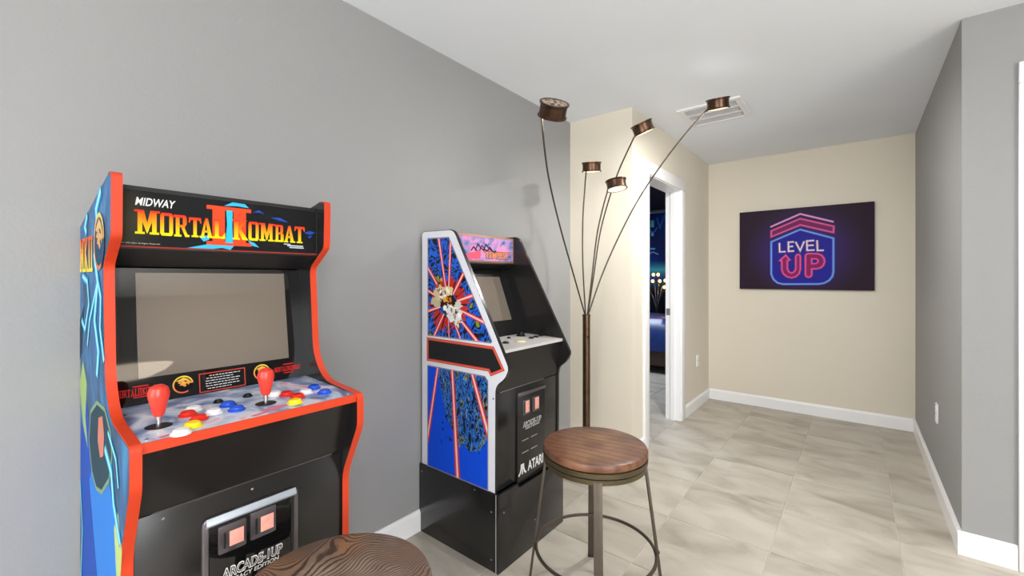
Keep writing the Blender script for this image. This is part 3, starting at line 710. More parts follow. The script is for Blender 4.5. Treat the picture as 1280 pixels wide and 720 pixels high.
def clip_line(poly, a, b):
    """part of segment a-b inside a convex polygon"""
    t0, t1 = 0.0, 1.0; a = Vector(a); b = Vector(b); d = b - a; cx = sum(p[0] for p in poly) / len(poly); cz = sum(p[1] for p in poly) / len(poly)
    for i in range(len(poly)):
        p = Vector(poly[i]); e = Vector(poly[(i + 1) % len(poly)]) - p; n = Vector((-e.y, e.x))
        if n.dot(Vector((cx, cz)) - p) < 0: n = -n
        den = n.dot(d); num = n.dot(a - p)
        if abs(den) < 1e-9: continue
        t = -num / den
        if den > 0: t0 = max(t0, t)
        else: t1 = min(t1, t)
    return (a + d * t0, a + d * t1) if t1 > t0 else None
for poly in (pa, pb):
    sa.layer = 2; sa.poly([(p[0], p[1]) for p in poly], (0, 0, 0), 1)
    sa.layer = 7; sa.stroke(poly, .005, (196, 196, 210), True)
    sa.layer = 8; sa.stroke(poly, .0022, (60, 40, 50), True)
C0 = Vector((-1.497, 1.135))
# red mottled ring behind the burst
sa.layer = 3
for k in range(58):
    a = k / 58 * 2 * math.pi + random.uniform(-.05, .05); r0, r1 = random.uniform(.058, .080), random.uniform(.108, .145)
    w = .07
    pts = [C0 + Vector((math.cos(a - w) * r0, math.sin(a - w) * r0)), C0 + Vector((math.cos(a - w * .5) * r1, math.sin(a - w * .5) * r1)), C0 + Vector((math.cos(a + w * .8) * r1 * .95, math.sin(a + w * .8) * r1 * .95)), C0 + Vector((math.cos(a + w) * r0, math.sin(a + w) * r0))]
    sa.poly(pts, (200, 52, 34) if k % 5 else (90, 24, 26))
def clip_poly(P, poly):
    cx = sum(p[0] for p in poly) / len(poly); cz = sum(p[1] for p in poly) / len(poly); out = [Vector(p) for p in P]
    for i in range(len(poly)):
        p = Vector(poly[i]); e = Vector(poly[(i + 1) % len(poly)]) - p; n = Vector((-e.y, e.x))
        if n.dot(Vector((cx, cz)) - p) < 0: n = -n
        src, out = out, []
        for k in range(len(src)):
            a, b = src[k - 1], src[k]; da, db = n.dot(a - p), n.dot(b - p)
            if (da < 0) != (db < 0): out.append(a + (b - a) * (da / (da - db)))
            if db >= 0: out.append(b)
        if len(out) < 3: return []
    return out
def rays(poly, lst):
    for a, b, w in lst:
        c = clip_line(poly, a, b)
        if not c: continue
        t = (Vector(b) - Vector(a)).normalized(); a, b = c[0] - t * (0 if poly is pa else .02), c[1] + t * .03; n = Vector((-t.y, t.x))
        for k, (ww, col) in enumerate(((1.0, (196, 40, 46)), (.62, (236, 110, 110)), (.26, (250, 214, 210)))):
            sa.layer = 4 + k; h0, h1 = w * .35 * ww, w * .5 * ww
            q = clip_poly([a - n * h0, b - n * h1, b + n * h1, a + n * h0], poly)
            if q: sa.poly(q, col)
sp_ = lambda x, z: (x, z)
rl = []
for tx, tz, w in ((-1.565, 1.46, .020), (-1.478, 1.46, .020), (-1.66, 1.33, .022), (-1.38, 1.30, .022), (-1.66, 1.145 + .06, .020), (-1.66, 1.09, .022), (-1.30, 1.19, .026), (-1.205, 1.045, .024), (-1.30, .97, .024), (-1.41, .97, .016), (-1.49, .97, .010), (-1.60, .97, .020)):
    d = (Vector((tx, tz)) - C0); rl.append((C0 + d.normalized() * .055, C0 + d * 1.1, w))
rays(pa, rl)
# plain burst of pale shards at the centre
sa.layer = 9
rot = Matrix.Rotation(-.5, 2)
def shard(cx, cz, r, n, col, ph=0, ell=1.0):
    pts = []
    for k in range(2 * n):
        rr = r * (1 if k % 2 == 0 else .62) * random.uniform(.85, 1.12); a = ph + math.pi * k / n
        pts.append((cx + math.cos(a) * rr, cz + math.sin(a) * rr * ell))
    sa.poly(pts, col)
def blob(cx, cz, rx, rz, col, n=16, jag=.35, rot_=0):
    pts = []
    for k in range(n):
        a_ = 2 * math.pi * k / n; q = 1 + random.uniform(-jag, jag); x, z = rx * q * math.cos(a_), rz * q * math.sin(a_)
        pts.append((cx + x * math.cos(rot_) - z * math.sin(rot_), cz + x * math.sin(rot_) + z * math.cos(rot_)))
    sa.poly(pts, col)
blob(C0.x, C0.y, .098, .052, (40, 26, 26), 22, .3, -.75)
sa.layer = 10
blob(C0.x - .052, C0.y + .050, .046, .036, (214, 196, 158)); blob(C0.x + .042, C0.y - .046, .060, .044, (224, 226, 228), 20, .3, -.6); blob(C0.x - .084, C0.y + .006, .030, .022, (200, 186, 150))
blob(C0.x + .070, C0.y - .004, .024, .018, (214, 206, 190)); blob(C0.x + .004, C0.y + .062, .026, .022, (226, 206, 150))
sa.layer = 11
for k in range(34):
    t_ = random.uniform(-1, 1); x, z = C0.x + t_ * .072 + random.gauss(0, .02), C0.y - t_ * .062 + random.gauss(0, .02)
    blob(x, z, random.uniform(.006, .016), random.uniform(.005, .011), random.choice(((236, 164, 44), (246, 206, 110), (250, 250, 248), (206, 110, 36), (248, 240, 220), (150, 146, 146), (196, 70, 50))), 8, .3, random.uniform(0, 3))
sa.layer = 12
for k in range(40):
    t_ = random.uniform(-1, 1); x, z = C0.x + t_ * .080 + random.gauss(0, .022), C0.y - t_ * .066 + random.gauss(0, .022)
    blob(x, z, random.uniform(.003, .009), random.uniform(.002, .004), random.choice(((30, 22, 20), (96, 50, 28), (60, 60, 66), (34, 90, 60))), 6, .3, random.uniform(0, 3))
# lower panel: plain blue with a flecked plume and three rays
sa.layer = 2.5
sa.poly([(p[0] * 1, p[1]) for p in pb], (16, 78, 222))
sa.layer = 3
plume = [(-1.575, .828), (-1.263, .828), (-1.246, .811), (-1.247, .56), (-1.29, .50), (-1.35, .475), (-1.40, .50), (-1.42, .47), (-1.45, .54), (-1.50, .58), (-1.53, .66)]
sa.poly(plume, (0, 0, 0), 2)
for k in range(60):
    x, z = random.uniform(-1.55, -1.26), random.uniform(.46, .70)
    l = random.uniform(.012, .03); d = Vector((random.uniform(-.5, .1), -1)).normalized(); n = Vector((-d.y, d.x)) * random.uniform(.003, .006); c = Vector((x, z))
    sa.poly([c - d * l * .5, c + n, c + d * l * .5, c - n], random.choice(((14, 20, 40), (16, 78, 222), (24, 60, 120), (20, 30, 50))))
rays(pb, [((-1.567, .84), (-1.643, .48), .026), ((-1.470, .84), (-1.432, .33), .034), ((-1.345, .84), (-1.238, .57), .034)])
# dark arrow band
sa.layer = 4; sa.poly(bd, (38, 38, 40)); sa.layer = 5; sa.stroke(bd, .013, (196, 66, 48), True); sa.layer = 6; sa.stroke(bd, .005, (226, 110, 90), True)
sa.build('side_art', tleft, [mottle, mottle2, white_m])
screw(tleft, (-1.215, TY0 - .0012, .74), (0, -1, 0), .0035, 'gun_metal')
JY0, JY1 = TY0 + .016, TY1 - .016
obj('back_panel', MB().box(-1.688, -1.676, JY0, JY1, RH, 1.47), M['black_matte'], tp)
obj('top_panel', MB().box(-1.676, -1.50, JY0, JY1, 1.466, 1.476), M['black_matte'], tp)
tm = obj('marquee', MB().box(-1.505, -1.492, JY0, JY1, 1.338, 1.476), M['copper_trim'], tp, bevel=.001)
obj('marquee_ledge', MB().prism([(-1.495, 1.338), (-1.492, 1.332), (-1.60, 1.290), (-1.61, 1.30), (-1.505, 1.338)], JY0, JY1, 'Y'), M['black_matte'], tp, smooth=False)
tq = Print((-1.492, 0, 0), (0, 1, 0), (0, 0, 1), (1, 0, 0), 0.0003)
nebula = ramp_mat('violet_nebula_print', [(.28, (40, 60, 90)), (.40, (110, 130, 180)), (.50, (176, 140, 196)), (.60, (222, 150, 196)), (.72, (226, 110, 120))], 16, 4, 1.2, .3)
tq.rect(JY0 + .008, JY1 - .008, 1.347, 1.466, (0, 0, 0), 1)
tq.layer = 2
for k, (a, b) in enumerate(((1.53, 1.42), (1.56, 1.436), (1.59, 1.43), (1.62, 1.438), (1.65, 1.424))):
    tq.stroke([(a, 1.395), (a + .02, b - .006), (a + .05, b - .03), (a + .07, 1.40)], .007, (52, 30, 60))
tq.poly([(1.50, 1.352), (1.60, 1.356), (1.60, 1.400), (1.55, 1.388), (1.50, 1.38)], (226, 96, 120))
tq.layer = 3; tq.text('TEMPEST', 1.628, 1.832, 1.357, 1.398, (110, 40, 40), .06); tq.layer = 4; tq.text('TEMPEST', 1.632, 1.828, 1.360, 1.395, (236, 150, 96), .02)
tq.build('marquee_print', tm, [nebula])
SX0, SZ0, SX1, SZ1 = -1.418, .945, -1.556, 1.300
sx = lambda z: SX0 + (SX1 - SX0) * (z - SZ0) / (SZ1 - SZ0)
obj('bezel', MB().prism([(SX0, SZ0), (SX1, SZ1), (SX1 - .012, SZ1), (SX0 - .012, SZ0)], JY0, JY1, 'Y'), M['black_panel'], tp, smooth=False)
obj('screen', MB().prism([(sx(1.034), 1.034), (sx(1.264), 1.264), (sx(1.264) + .0015, 1.2645), (sx(1.034) + .0015, 1.0345)], 1.465, 1.803, 'Y'), M['screen'], tp, smooth=False)
obj('badge', MB().box(sx(.995), sx(.995) + .003, 1.60, 1.622, .99, 1.0), M['white_plastic'], tp)
tz = lambda x: .957 - (x + 1.42) * .03
td = obj('control_panel', MB().prism([(-1.42, .940), (-1.42, tz(-1.42)), (-1.172, tz(-1.172)), (-1.172, .936)], JY0, JY1, 'Y'), M['silver_panel'], tp, smooth=False)
def on_deck(px_, py_): w = onZ(px_, py_, .951); return w.x, w.y
kx, ky = on_deck(651, 421)
kn = obj('spinner_knob', MB().lathe([(.024, 0), (.024, .004), (.019, .006), (.019, .022), (.017, .024), (.001, .0245)], Matrix.Translation((kx, ky, tz(kx))), 28), M['black_gloss'], tp)
for (a, b), m, r in (((651, 427.5), 'cream_plastic', .020), ((632, 429.5), 'black_gloss', .013), ((636, 424), 'black_gloss', .008), ((664, 423.5), 'black_gloss', .011), ((670, 422), 'black_gloss', .011), ((676, 420.5), 'black_gloss', .010)):
    x, y = on_deck(a, b); y = min(max(y, JY0 + .02), JY1 - .02); button(td, x, y, tz(x), M[m], r, .008)
obj('knee_panel', MB().prism([(-1.178, .938), (-1.207, .764), (-1.219, .764), (-1.19, .938)], JY0, JY1, 'Y'), M['black_panel'], tp, smooth=False)
tdr = obj('coin_door', MB().box(-1.222, -1.207, JY0, JY1, RH, .760), M['black_panel'], tp, bevel=.002)
obj('hinge_line', MB().box(-1.215, -1.205, JY0 + .015, JY1 - .12, .760, .763), M['steel'], tdr)
TXc = -1.207
tpl = obj('coin_plate', MB().prism(rrect(1.530, 1.756, .318, .733, .010), TXc, TXc + .009, 'X'), M['black_panel'], tp, bevel=.002)
obj('plate_rim', MB().box(TXc + .003, TXc + .013, 1.533, 1.753, .716, .732), M['gun_metal'], tpl, bevel=.004)
for a, b in ((1.571, 1.616), (1.645, 1.692)):
    coin_slot(tpl, TXc + .009, a - .004, b + .003, .625, .694, a + .014, b - .002, .634, .688, a + .005, .8)
t_p = Print((TXc + .0092, 0, 0), (0, 1, 0), (0, 0, 1), (1, 0, 0), 0.0004)
t_p.text('ARCADE-1UP', 1.570, 1.716, .566, .592, (224, 224, 224), .05, .12); t_p.layer = 2; t_p.text('ARCADE-1UP', 1.572, 1.714, .569, .589, (60, 60, 60), 0, .12); t_p.layer = 1
t_p.text('LEGACY EDITION', 1.590, 1.700, .555, .563, (224, 224, 224), .02)
t_p.build('plate_lettering', tpl)
for z in (.509, .453):
    for a, b in ((1.563, 1.613), (1.631, 1.683)): obj('coin_return_slit', MB().box(TXc + .009, TXc + .0096, a, b, z - .0022, z + .0022), M['steel'], tpl)
t_p = Print((TXc + .0092, 0, 0), (0, 1, 0), (0, 0, 1), (1, 0, 0), 0.0004)
t_p.text('ATARI', 1.607, 1.732, .357, .403, (232, 232, 232), .03)
t_p.build('maker_lettering', tpl)
t_p = Print((TXc + .0092, 0, 0), (0, 1, 0), (0, 0, 1), (1, 0, 0), 0.0004)
ac = 1.566
t_p.rect(ac - .0035, ac + .0035, .356, .404, (232, 232, 232))
for s in (-1, 1): t_p.stroke([(ac + s * .008, .404), (ac + s * .009, .384), (ac + s * .016, .366), (ac + s * .028, .356)], .009, (232, 232, 232))
t_p.build('maker_emblem', tpl)

# ------------------------------------------------------------------ stools
def wood_mat(name, light, mid, warm, dark, scale, warp, contrast, stretch, rough):
    """growth lines bent by slow noise, over slow colour drifts"""
    m = bpy.data.materials.new(name); m.use_nodes = True; nt = m.node_tree; b = nt.nodes['Principled BSDF']; N = nt.nodes.new; L = nt.links.new
    tc = N('ShaderNodeTexCoord')
    n1 = N('ShaderNodeTexNoise'); n1.inputs['Scale'].default_value = 4.5; n1.inputs['Detail'].default_value = 1.5; L(tc.outputs['Object'], n1.inputs['Vector'])
    sb = N('ShaderNodeVectorMath'); sb.operation = 'SUBTRACT'; sb.inputs[1].default_value = (.5, .5, .5); L(n1.outputs['Color'], sb.inputs[0])
    sc_ = N('ShaderNodeVectorMath'); sc_.operation = 'SCALE'; sc_.inputs['Scale'].default_value = warp; L(sb.outputs[0], sc_.inputs[0])
    ad = N('ShaderNodeVectorMath'); ad.operation = 'ADD'; L(tc.outputs['Object'], ad.inputs[0]); L(sc_.outputs[0], ad.inputs[1])
    mp = N('ShaderNodeMapping'); mp.inputs['Scale'].default_value = stretch; mp.inputs['Rotation'].default_value = (0, 0, .7); L(ad.outputs[0], mp.inputs['Vector'])
    w = N('ShaderNodeTexWave'); w.inputs['Scale'].default_value = scale; w.inputs['Distortion'].default_value = 1.5; w.inputs['Detail'].default_value = 3; w.inputs['Detail Scale'].default_value = 2.5; L(mp.outputs[0], w.inputs['Vector'])
    n2 = N('ShaderNodeTexNoise'); n2.inputs['Scale'].default_value = 7; n2.inputs['Detail'].default_value = 3; L(tc.outputs['Object'], n2.inputs['Vector'])
    r = N('ShaderNodeValToRGB'); e = r.color_ramp.elements; e[0].position = .36; e[0].color = s2l(light); e[1].position = .66; e[1].color = s2l(warm); q = e.new(.5); q.color = s2l(mid); L(n2.outputs['Fac'], r.inputs['Fac'])
    r2 = N('ShaderNodeValToRGB'); e = r2.color_ramp.elements; e[0].position = .08; e[0].color = (1, 1, 1, 1); e[1].position = .55; e[1].color = (0, 0, 0, 1); L(w.outputs['Fac'], r2.inputs['Fac'])
    ml = N('ShaderNodeMath'); ml.operation = 'MULTIPLY'; ml.inputs[1].default_value = contrast; L(r2.outputs['Color'], ml.inputs[0])
    mx = N('ShaderNodeMixRGB'); mx.inputs['Color2'].default_value = s2l(dark); L(ml.outputs[0], mx.inputs['Fac']); L(r.outputs['Color'], mx.inputs['Color1']); L(mx.outputs['Color'], b.inputs['Base Color'])
    bp = N('ShaderNodeBump'); bp.inputs['Strength'].default_value = .3; bp.inputs['Distance'].default_value = .001; L(w.outputs['Fac'], bp.inputs['Height']); L(bp.outputs['Normal'], b.inputs['Normal'])
    b.inputs['Roughness'].default_value = rough; b.inputs['Specular IOR Level'].default_value = .4
    return m
grain = wood_mat('swirled_reclaimed_wood', (148, 128, 114), (122, 99, 84), (140, 106, 78), (46, 36, 33), 34, .40, .8, (1, 1, 1), .42)
smoothw = wood_mat('red_brown_wood', (146, 104, 76), (122, 82, 60), (100, 66, 50), (62, 42, 34), 10, .05, .4, (1, .5, 1), .36)
def stool(label, loc, rz, wood):
    t = thing('bar_stool', label, 'stool', loc, 'round wood-topped metal stools'); t.rotation_euler = (0, 0, rz)
    seat = MB().lathe([(.001, .579), (.190, .579), (.1975, .582), (.2005, .589), (.2005, .600), (.1975, .607), (.190, .6105), (.12, .611), (.001, .611)], Matrix(), 72)
    obj('seat', seat, wood, t, local=True)
    obj('seat_band', MB().lathe([(.170, .560), (.199, .560), (.2005, .562), (.2005, .579), (.170, .579)], Matrix(), 72, caps=False), M['olive_metal'], t, local=True)
    obj('swivel_gap', MB().lathe([(.10, .555), (.192, .555), (.192, .561), (.10, .561)], Matrix(), 56), M['dark_hole'], t, local=True)
    obj('base_ring', MB().lathe([(.165, .537), (.194, .537), (.196, .539), (.196, .555), (.165, .555)], Matrix(), 72, caps=False), M['olive_metal'], t, local=True)
    obj('swivel_plate', MB().box(-.09, .09, -.09, .09, .545, .5555), M['iron'], t, local=True, bevel=.003)
    for k in range(4):
        a = k * math.pi / 2; c, s = math.cos(a), math.sin(a); mb = MB()
        # flat bar leg, splayed outward, with a short foot pad
        r0, r1, w, th = .190, .262, .0155, .005
        def P(r, y, z): return (r * c - y * s, r * s + y * c, z)
        n = mb.add([P(r0 - th, -w, .553), P(r0 + th, -w, .553), P(r0 + th, w, .553), P(r0 - th, w, .553), P(r1 - th, -w, .004), P(r1 + th, -w, .004), P(r1 + th, w, .004), P(r1 - th, w, .004)])
        for q in ((0, 1, 2, 3), (7, 6, 5, 4), (0, 4, 5, 1), (1, 5, 6, 2), (2, 6, 7, 3), (3, 7, 4, 0)): mb.face([n + i for i in q])
        lg = obj('leg', mb, M['iron'], t, local=True, bevel=.0015)
        pad = MB(); n = pad.add([P(r1 - .007, -w - .001, 0), P(r1 + .007, -w - .001, 0), P(r1 + .007, w + .001, 0), P(r1 - .007, w + .001, 0), P(r1 - .007, -w - .001, .008), P(r1 + .007, -w - .001, .008), P(r1 + .007, w + .001, .008), P(r1 - .007, w + .001, .008)])
        for q in ((3, 2, 1, 0), (4, 5, 6, 7), (0, 1, 5, 4), (1, 2, 6, 5), (2, 3, 7, 6), (3, 0, 4, 7)): pad.face([n + i for i in q])
        obj('foot_pad', pad, M['black_matte'], lg, local=True)
        rb = r0 + (r1 - r0) * (.553 - .205) / .549
        q = Vector((c, s, 0)).to_track_quat('Z', 'Y').to_matrix().to_4x4()
        obj('bolt', MB().lathe([(.007, 0), (.007, .003), (.004, .006)], Matrix.Translation((c * (rb + .004), s * (rb + .004), .205)) @ q, 12), M['iron'], lg, local=True)
        # gusset under the seat ring
        gs = MB().prism([(-.02, .537), (.02, .537), (.012, .527), (-.012, .527)], 0, .008, 'Y'); gs.v = [P(r0 - .012 + v[1], v[0], v[2]) for v in gs.v]
        obj('bracket', gs, M['iron'], lg, local=True)
    rr = .2295
    obj('foot_ring', MB().tube([(rr * math.cos(2 * math.pi * k / 72), rr * math.sin(2 * math.pi * k / 72), .205) for k in range(72)], .0065, 10, closed=True), M['iron'], t, local=True)
    return t
stool('stool with swirling grey-brown wood grain, in front of the orange-edged cabinet', (-.853, .469, 0), .35, grain)
SBx, SBy = -.800, 1.512
stool('stool with smooth reddish-brown seat standing beside the black riser', (SBx, SBy, 0), math.atan2(-SBy, -SBx) + .055, smoothw)

# ------------------------------------------------------------------ five-arm floor lamp
LD = 2.76
bpt = atD(733, 592, LD); LX, LY = bpt.x, bpt.y
lamp = thing('floor_lamp', 'bronze floor lamp with five arching arms in front of beige corner', 'floor lamp', (LX, LY, 0))
obj('base', MB().lathe([(.001, 0), (.148, 0), (.150, .004), (.148, .016), (.10, .024), (.03, .030), (.001, .030)], Matrix.Translation((LX, LY, 0)), 48), M['bronze'], lamp)
zt = atD(733, 393, LD).z
pole = obj('pole', MB().lathe([(.024, .025), (.024, zt - .012), (.026, zt - .012), (.026, zt), (.020, zt + .002), (.001, zt + .002)], Matrix.Translation((LX, LY, 0)), 28), M['bronze'], lamp)
sw = atD(735, 421, LD - .024); obj('switch_knob', MB().lathe([(.006, 0), (.006, .006), (.003, .009)], Matrix.Translation(sw) @ (-FW).to_track_quat('Z', 'Y').to_matrix().to_4x4(), 14), M['black_gloss'], lamp)
def crom(P, n=10):
    out = []
    for i in range(len(P) - 1):
        a, b, c, d = P[max(i - 1, 0)], P[i], P[i + 1], P[min(i + 2, len(P) - 1)]
        for k in range(n):
            t = k / n; out.append(0.5 * ((2 * b) + (c - a) * t + (2 * a - 5 * b + 4 * c - d) * t * t + (3 * b - a - 3 * c + d) * t ** 3))
    out.append(P[-1]); return out
holes = ramp_mat('perforated_copper', [(.40, (40, 28, 22)), (.47, (150, 124, 104)), (.6, (196, 176, 156))], 60, 1, 0, .4)
def head(pix, dep, roll, pitch, path, watts, D=.125):
    a = (UP * math.cos(roll) * math.cos(pitch) - RT * math.sin(roll) - FW * math.sin(pitch)).normalized()
    C = atD(*pix, dep); q = a.to_track_quat('Z', 'Y').to_matrix().to_4x4(); T = Matrix.Translation(C) @ q; R = D / 2; h = .029
    pts = [atD(x, y, d) for x, y, d in path]
    pts[0] = Vector((LX, LY, zt)) + (pts[0] - Vector((LX, LY, zt))).normalized() * .012; pts[0].z = zt - .01
    # the arm ends in the side of the shade, low down
    side = pts[-1] - C; side -= a * side.dot(a); side.normalize(); pts[-1] = C + side * (R * .86) - a * h * .55
    arm = obj('arm', MB().tube(crom(pts), .0047, 8), M['iron'], lamp)
    shade = obj('lamp_head', MB().lathe([(R * .82, -h + .003), (R, -h), (R, -h + .005), (R * .92, -h + .009), (R * .90, 0), (R * .92, h - .009), (R, h - .005), (R, h), (R * .86, h + .0015), (R * .84, h - .003), (R * .82, h - .003)], T, 40, caps=False), M['copper'], lamp)
    obj('perforated_cap', MB().lathe([(R * .84, h - .003), (R * .84, h - .001), (R * .25, h), (.001, h)], T, 32), holes, shade)
    obj('diffuser', MB().lathe([(R * .84, -h + .006), (R * .84, -h + .001), (R * .5, -h - .001), (.001, -h - .0015)], T, 32), M['lamp_glow'], shade)
    l = bpy.data.lights.new('lamp_head_bulb', 'AREA'); l.shape = 'DISK'; l.size = R * 1.5; l.energy = watts; l.color = (1, .985, .965)
    lo = bpy.data.objects.new('lamp_head_bulb', l); COL.objects.link(lo); lo.parent = shade
    lo.location = C - a * (h + .004) - Vector((LX, LY, 0)); lo.rotation_euler = (-a).to_track_quat('-Z', 'Y').to_euler()
    u = bpy.data.lights.new('lamp_cap_glow', 'AREA'); u.shape = 'DISK'; u.size = R * 1.4; u.energy = min(.035, watts * .03); u.color = (1, .97, .93)
    uo = bpy.data.objects.new('lamp_cap_glow', u); COL.objects.link(uo); uo.parent = shade
    uo.location = C + a * (h + .004) - Vector((LX, LY, 0)); uo.rotation_euler = a.to_track_quat('-Z', 'Y').to_euler()
dg = math.radians
head((691.5, 137), 1.78, dg(-8), dg(38), [(731.5, 393, 2.75), (716, 340, 2.60), (700, 283, 2.38), (687, 228, 2.12), (681, 188, 1.93), (682.5, 152, 1.80)], 1.8)
head((739.5, 209), 2.72, dg(2), dg(10), [(732, 393, 2.75), (728.5, 330, 2.75), (728.5, 275, 2.74), (731, 236, 2.73), (734.5, 217, 2.70)], 0.25)
head((770.5, 231), 2.58, dg(7), dg(-6), [(735, 393, 2.74), (740, 345, 2.72), (746, 295, 2.68), (753, 262, 2.64), (761, 240, 2.60)], 0.3)
head((803.5, 160), 2.45, dg(24), dg(8), [(735, 393, 2.77), (742, 345, 2.80), (750, 292, 2.82), (761, 250, 2.76), (774, 212, 2.65), (791, 171, 2.50)], 0.6)
head((897.5, 130), 2.42, dg(9), dg(14), [(736, 393, 2.77), (752, 345, 2.76), (773, 297, 2.72), (797, 251, 2.66), (826, 207, 2.58), (856, 168, 2.50), (884, 138, 2.44)], 17.0)

# ------------------------------------------------------------------ bedroom beyond the doorway
BYW = 7.42
wall('wall_bedroom_left', [(-4.52, -4.40, 2.95, BYW, 0, CE)], M['gray_paint'])
wall('wall_bedroom_right', [(XH - .12, XH, YB + .12, BYW, 0, CE)], M['gray_paint'])
wall('wall_bedroom_near', [(-4.52, XL - .12, 2.83, 2.95, 0, CE)], M['gray_paint'])
wb = wall('wall_bedroom_back', [(-4.52, XH, BYW, BYW + .12, 0, CE)], M['gray_paint'])
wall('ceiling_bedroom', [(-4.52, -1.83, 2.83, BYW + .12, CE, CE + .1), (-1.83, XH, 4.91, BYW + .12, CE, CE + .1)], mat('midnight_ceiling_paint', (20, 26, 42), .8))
mu = thing('wall_mural', 'dark blue planet-view wall mural seen through the doorway', 'mural', (-2.8, BYW, 0))
obj('mural_board', MB().box(-4.38, XH - .14, BYW - .012, BYW, 0.02, CE - .06), M['black_matte'], mu)
obj('light_rail', MB().box(-4.38, XH - .14, BYW - .03, BYW, CE - .055, CE - .035), mat('pale_blue_rail', (150, 200, 235), .4), mu)
mr = Print((0, BYW - .012, 0), (1, 0, 0), (0, 0, 1), (0, -1, 0), .0005)
def mcol(p):
    z = p[1]; b = lerp((8, 30, 92), (18, 74, 170), 0.5 + 0.5 * math.sin(p[0] * 5 + z * 3))
    g = max(0, 1 - abs(z - 1.40) / .16); return lerp(b, (70, 190, 196), g * .9) if z > 1.2 else lerp((20, 90, 120), (12, 20, 30), (1.2 - z) / .2)
mr.grid(-4.37, XH - .15, 0.03, CE - .065, 70, 60, mcol)
mr.layer = 2
def mc(x, y): w = onY(x, y, BYW - .012); return (w.x, w.z)
for k in range(-3, 4):
    ox = k * .62
    sh = lambda p: (mc(*p)[0] + ox, mc(*p)[1])
    mr.poly([sh(p) for p in ((813.5, 276), (817.5, 275), (817.5, 284), (813.5, 284))], (90, 200, 235))
    mr.poly([sh(p) for p in ((814, 291), (817, 291), (817, 295), (814, 295))], (120, 200, 235))
    mr.poly([sh(p) for p in ((813, 310), (819, 310), (819, 312), (813, 312))], (90, 180, 225))
    mr.stroke([sh(p) for p in ((811, 285), (814, 290), (818, 290), (822, 284))], .02, (40, 120, 210)); mr.stroke([sh(p) for p in ((810, 318), (816, 315), (823, 318))], .02, (120, 160, 215))
    mr.stroke([sh(p) for p in ((821, 272), (825, 285), (831, 268))], .03, (36, 100, 200))
mr.build('mural_print', mu)
# bed with blue cover
bed = thing('bed', 'bed with shiny blue cover beyond the doorway', 'bed', (-2.75, 6.15, 0))
bx0, bx1, by0, by1 = -3.85, -1.72, 5.55, 7.02
obj('bed_frame', MB().box(bx0, bx1, by0, by1, .10, .36), mat('dark_brown_leather', (62, 40, 34), .4, var=.2), bed, bevel=.03)
for x in (bx0 + .08, bx1 - .08):
    for y in (by0 + .08, by1 - .08): obj('leg', MB().box(x - .03, x + .03, y - .03, y + .03, 0, .10), M['black_matte'], bed)
bm_ = MB(); n = 20
for i in range(n + 1):
    for j in range(n + 1):
        u, v = i / n, j / n
        e = min(u, 1 - u, v, 1 - v) * n
        z = .70 - (.30 * (1 - min(1, e / 2.2)) ** 2) + .012 * math.sin(9 * u + 5 * v) + .01 * math.sin(17 * v - 6 * u)
        bm_.v.append((bx0 - .03 + (bx1 - bx0 + .06) * u, by0 - .03 + (by1 - by0 + .06) * v, z))
for i in range(n):
    for j in range(n):
        a = i * (n + 1) + j; bm_.face((a, a + n + 1, a + n + 2, a + 1))
k0 = len(bm_.v); bm_.add([(bx0 - .03, by0 - .03, .30), (bx1 + .03, by0 - .03, .30), (bx1 + .03, by1 + .03, .30), (bx0 - .03, by1 + .03, .30)])
ro = [[j for j in range(n + 1)], [i * (n + 1) + n for i in range(n + 1)], [n * (n + 1) + j for j in range(n, -1, -1)], [i * (n + 1) for i in range(n, -1, -1)]]
ends = [(k0, k0 + 3), (k0 + 3, k0 + 2), (k0 + 2, k0 + 1), (k0 + 1, k0)]
for r_, (a, b) in zip(ro, ends): bm_.face(list(r_) + [b, a])
obj('blue_cover', bm_, mat('blue_satin', (30, 54, 118), .3, var=.25, vscale=8), bed)
obj('headboard', MB().box(bx0 - .02, bx0 + .06, by0, by1, .1, 1.15), MATS['dark_brown_leather'], bed, bevel=.02)
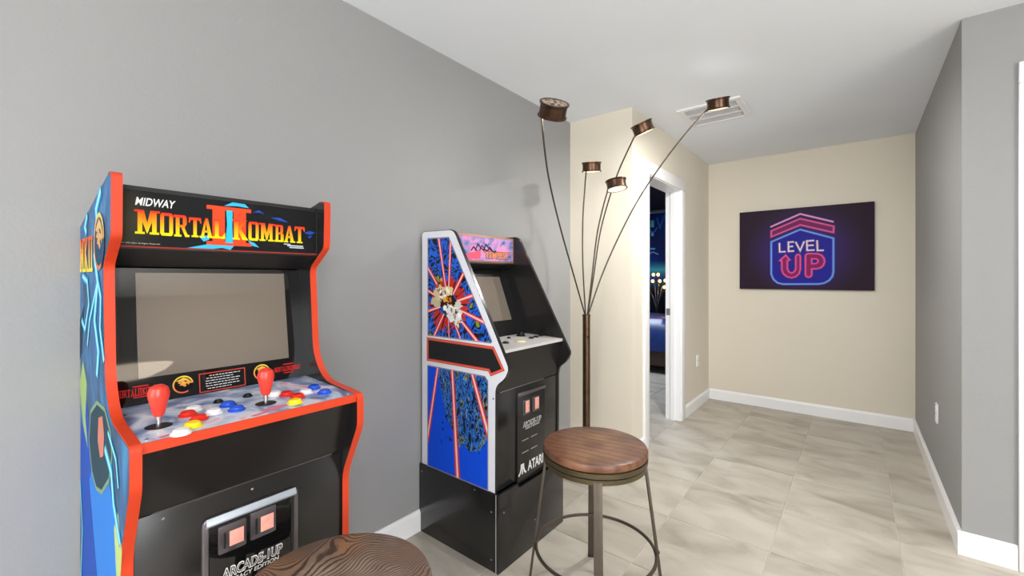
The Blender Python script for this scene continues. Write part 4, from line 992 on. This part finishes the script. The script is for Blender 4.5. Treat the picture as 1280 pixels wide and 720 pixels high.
# spray lamp with glowing tips, standing behind the bed
fx, fy = onY(821, 400, 7.18).x, 7.18
sl = thing('spray_lamp', 'lamp with curved stems and small glowing orange bulbs behind the blue bed', 'lamp', (fx, fy, 0))
obj('base', MB().lathe([(.001, 0), (.11, 0), (.11, .015), (.02, .03), (.001, .03)], Matrix.Translation((fx, fy, 0)), 24), M['bronze'], sl)
obj('pole', MB().tube([(fx, fy, .02), (fx, fy, .72)], .015, 10), M['bronze'], sl)
bulb = mat('amber_bulb', (255, 190, 120), .4, emit=(255, 176, 96), estr=5)
for k in range(9):
    a = k / 9 * 2 * math.pi + .3; r = .12 + .05 * (k % 3); hz = 1.10 + .05 * (k % 4) + (.06 if k % 2 else 0)
    pts = [Vector((fx, fy, .70)), Vector((fx + math.cos(a) * r * .25, fy + math.sin(a) * r * .25, .88)), Vector((fx + math.cos(a) * r * .7, fy + math.sin(a) * r * .7, hz - .06)), Vector((fx + math.cos(a) * r, fy + math.sin(a) * r, hz))]
    st_ = obj('stem', MB().tube(crom(pts, 6), .005, 6), M['steel'], sl)
    obj('bulb', MB().lathe([(.001, -.028), (.018, -.02), (.026, 0), (.018, .02), (.001, .028)], Matrix.Translation(pts[-1]), 12), bulb, st_)
bl = bpy.data.lights.new('bedroom_fill', 'AREA'); bl.energy = 45; bl.size = 0.8; bl.color = (.75, .85, 1)  # unseen fill light added to brighten the mural and bed
blo = bpy.data.objects.new('bedroom_fill', bl); COL.objects.link(blo); blo.location = (-2.9, 5.0, CE - .03)

# ------------------------------------------------------------------ bowl pendants behind the camera (first two show in the cabinet's screen, last added for ceiling light)
shade_m = mat('cream_pendant_shade', (244, 232, 208), .4, emit=(255, 238, 216), estr=6)
for k, p in enumerate(PEND):
    t = thing('pendant_lamp', ('wide lit cream bowl pendant nearest the right wall, behind the camera', 'wide lit cream bowl pendant over the middle of the room, behind the camera', 'wide lit cream bowl pendant added behind the camera to light the ceiling')[k], 'pendant lamp', (p[0], p[1], p[2] - .06), 'bowl pendants behind the camera')
    T = Matrix.Translation(p)
    obj('shade', MB().lathe([(.001, -.06), (.18, -.045), (.30, 0), (.36, .05), (.352, .05), (.29, .006), (.17, -.036), (.001, -.05)], T, 40, caps=False), shade_m, t)
    obj('cord', MB().tube([(p[0], p[1], p[2] - .05), (p[0], p[1], CE - .02)], .004, 8), M['iron'], t)
    obj('ceiling_rose', MB().lathe([(.001, CE - .03), (.05, CE - .03), (.06, CE), (.001, CE)], Matrix.Translation((p[0], p[1], 0)), 24), M['bronze'], t)
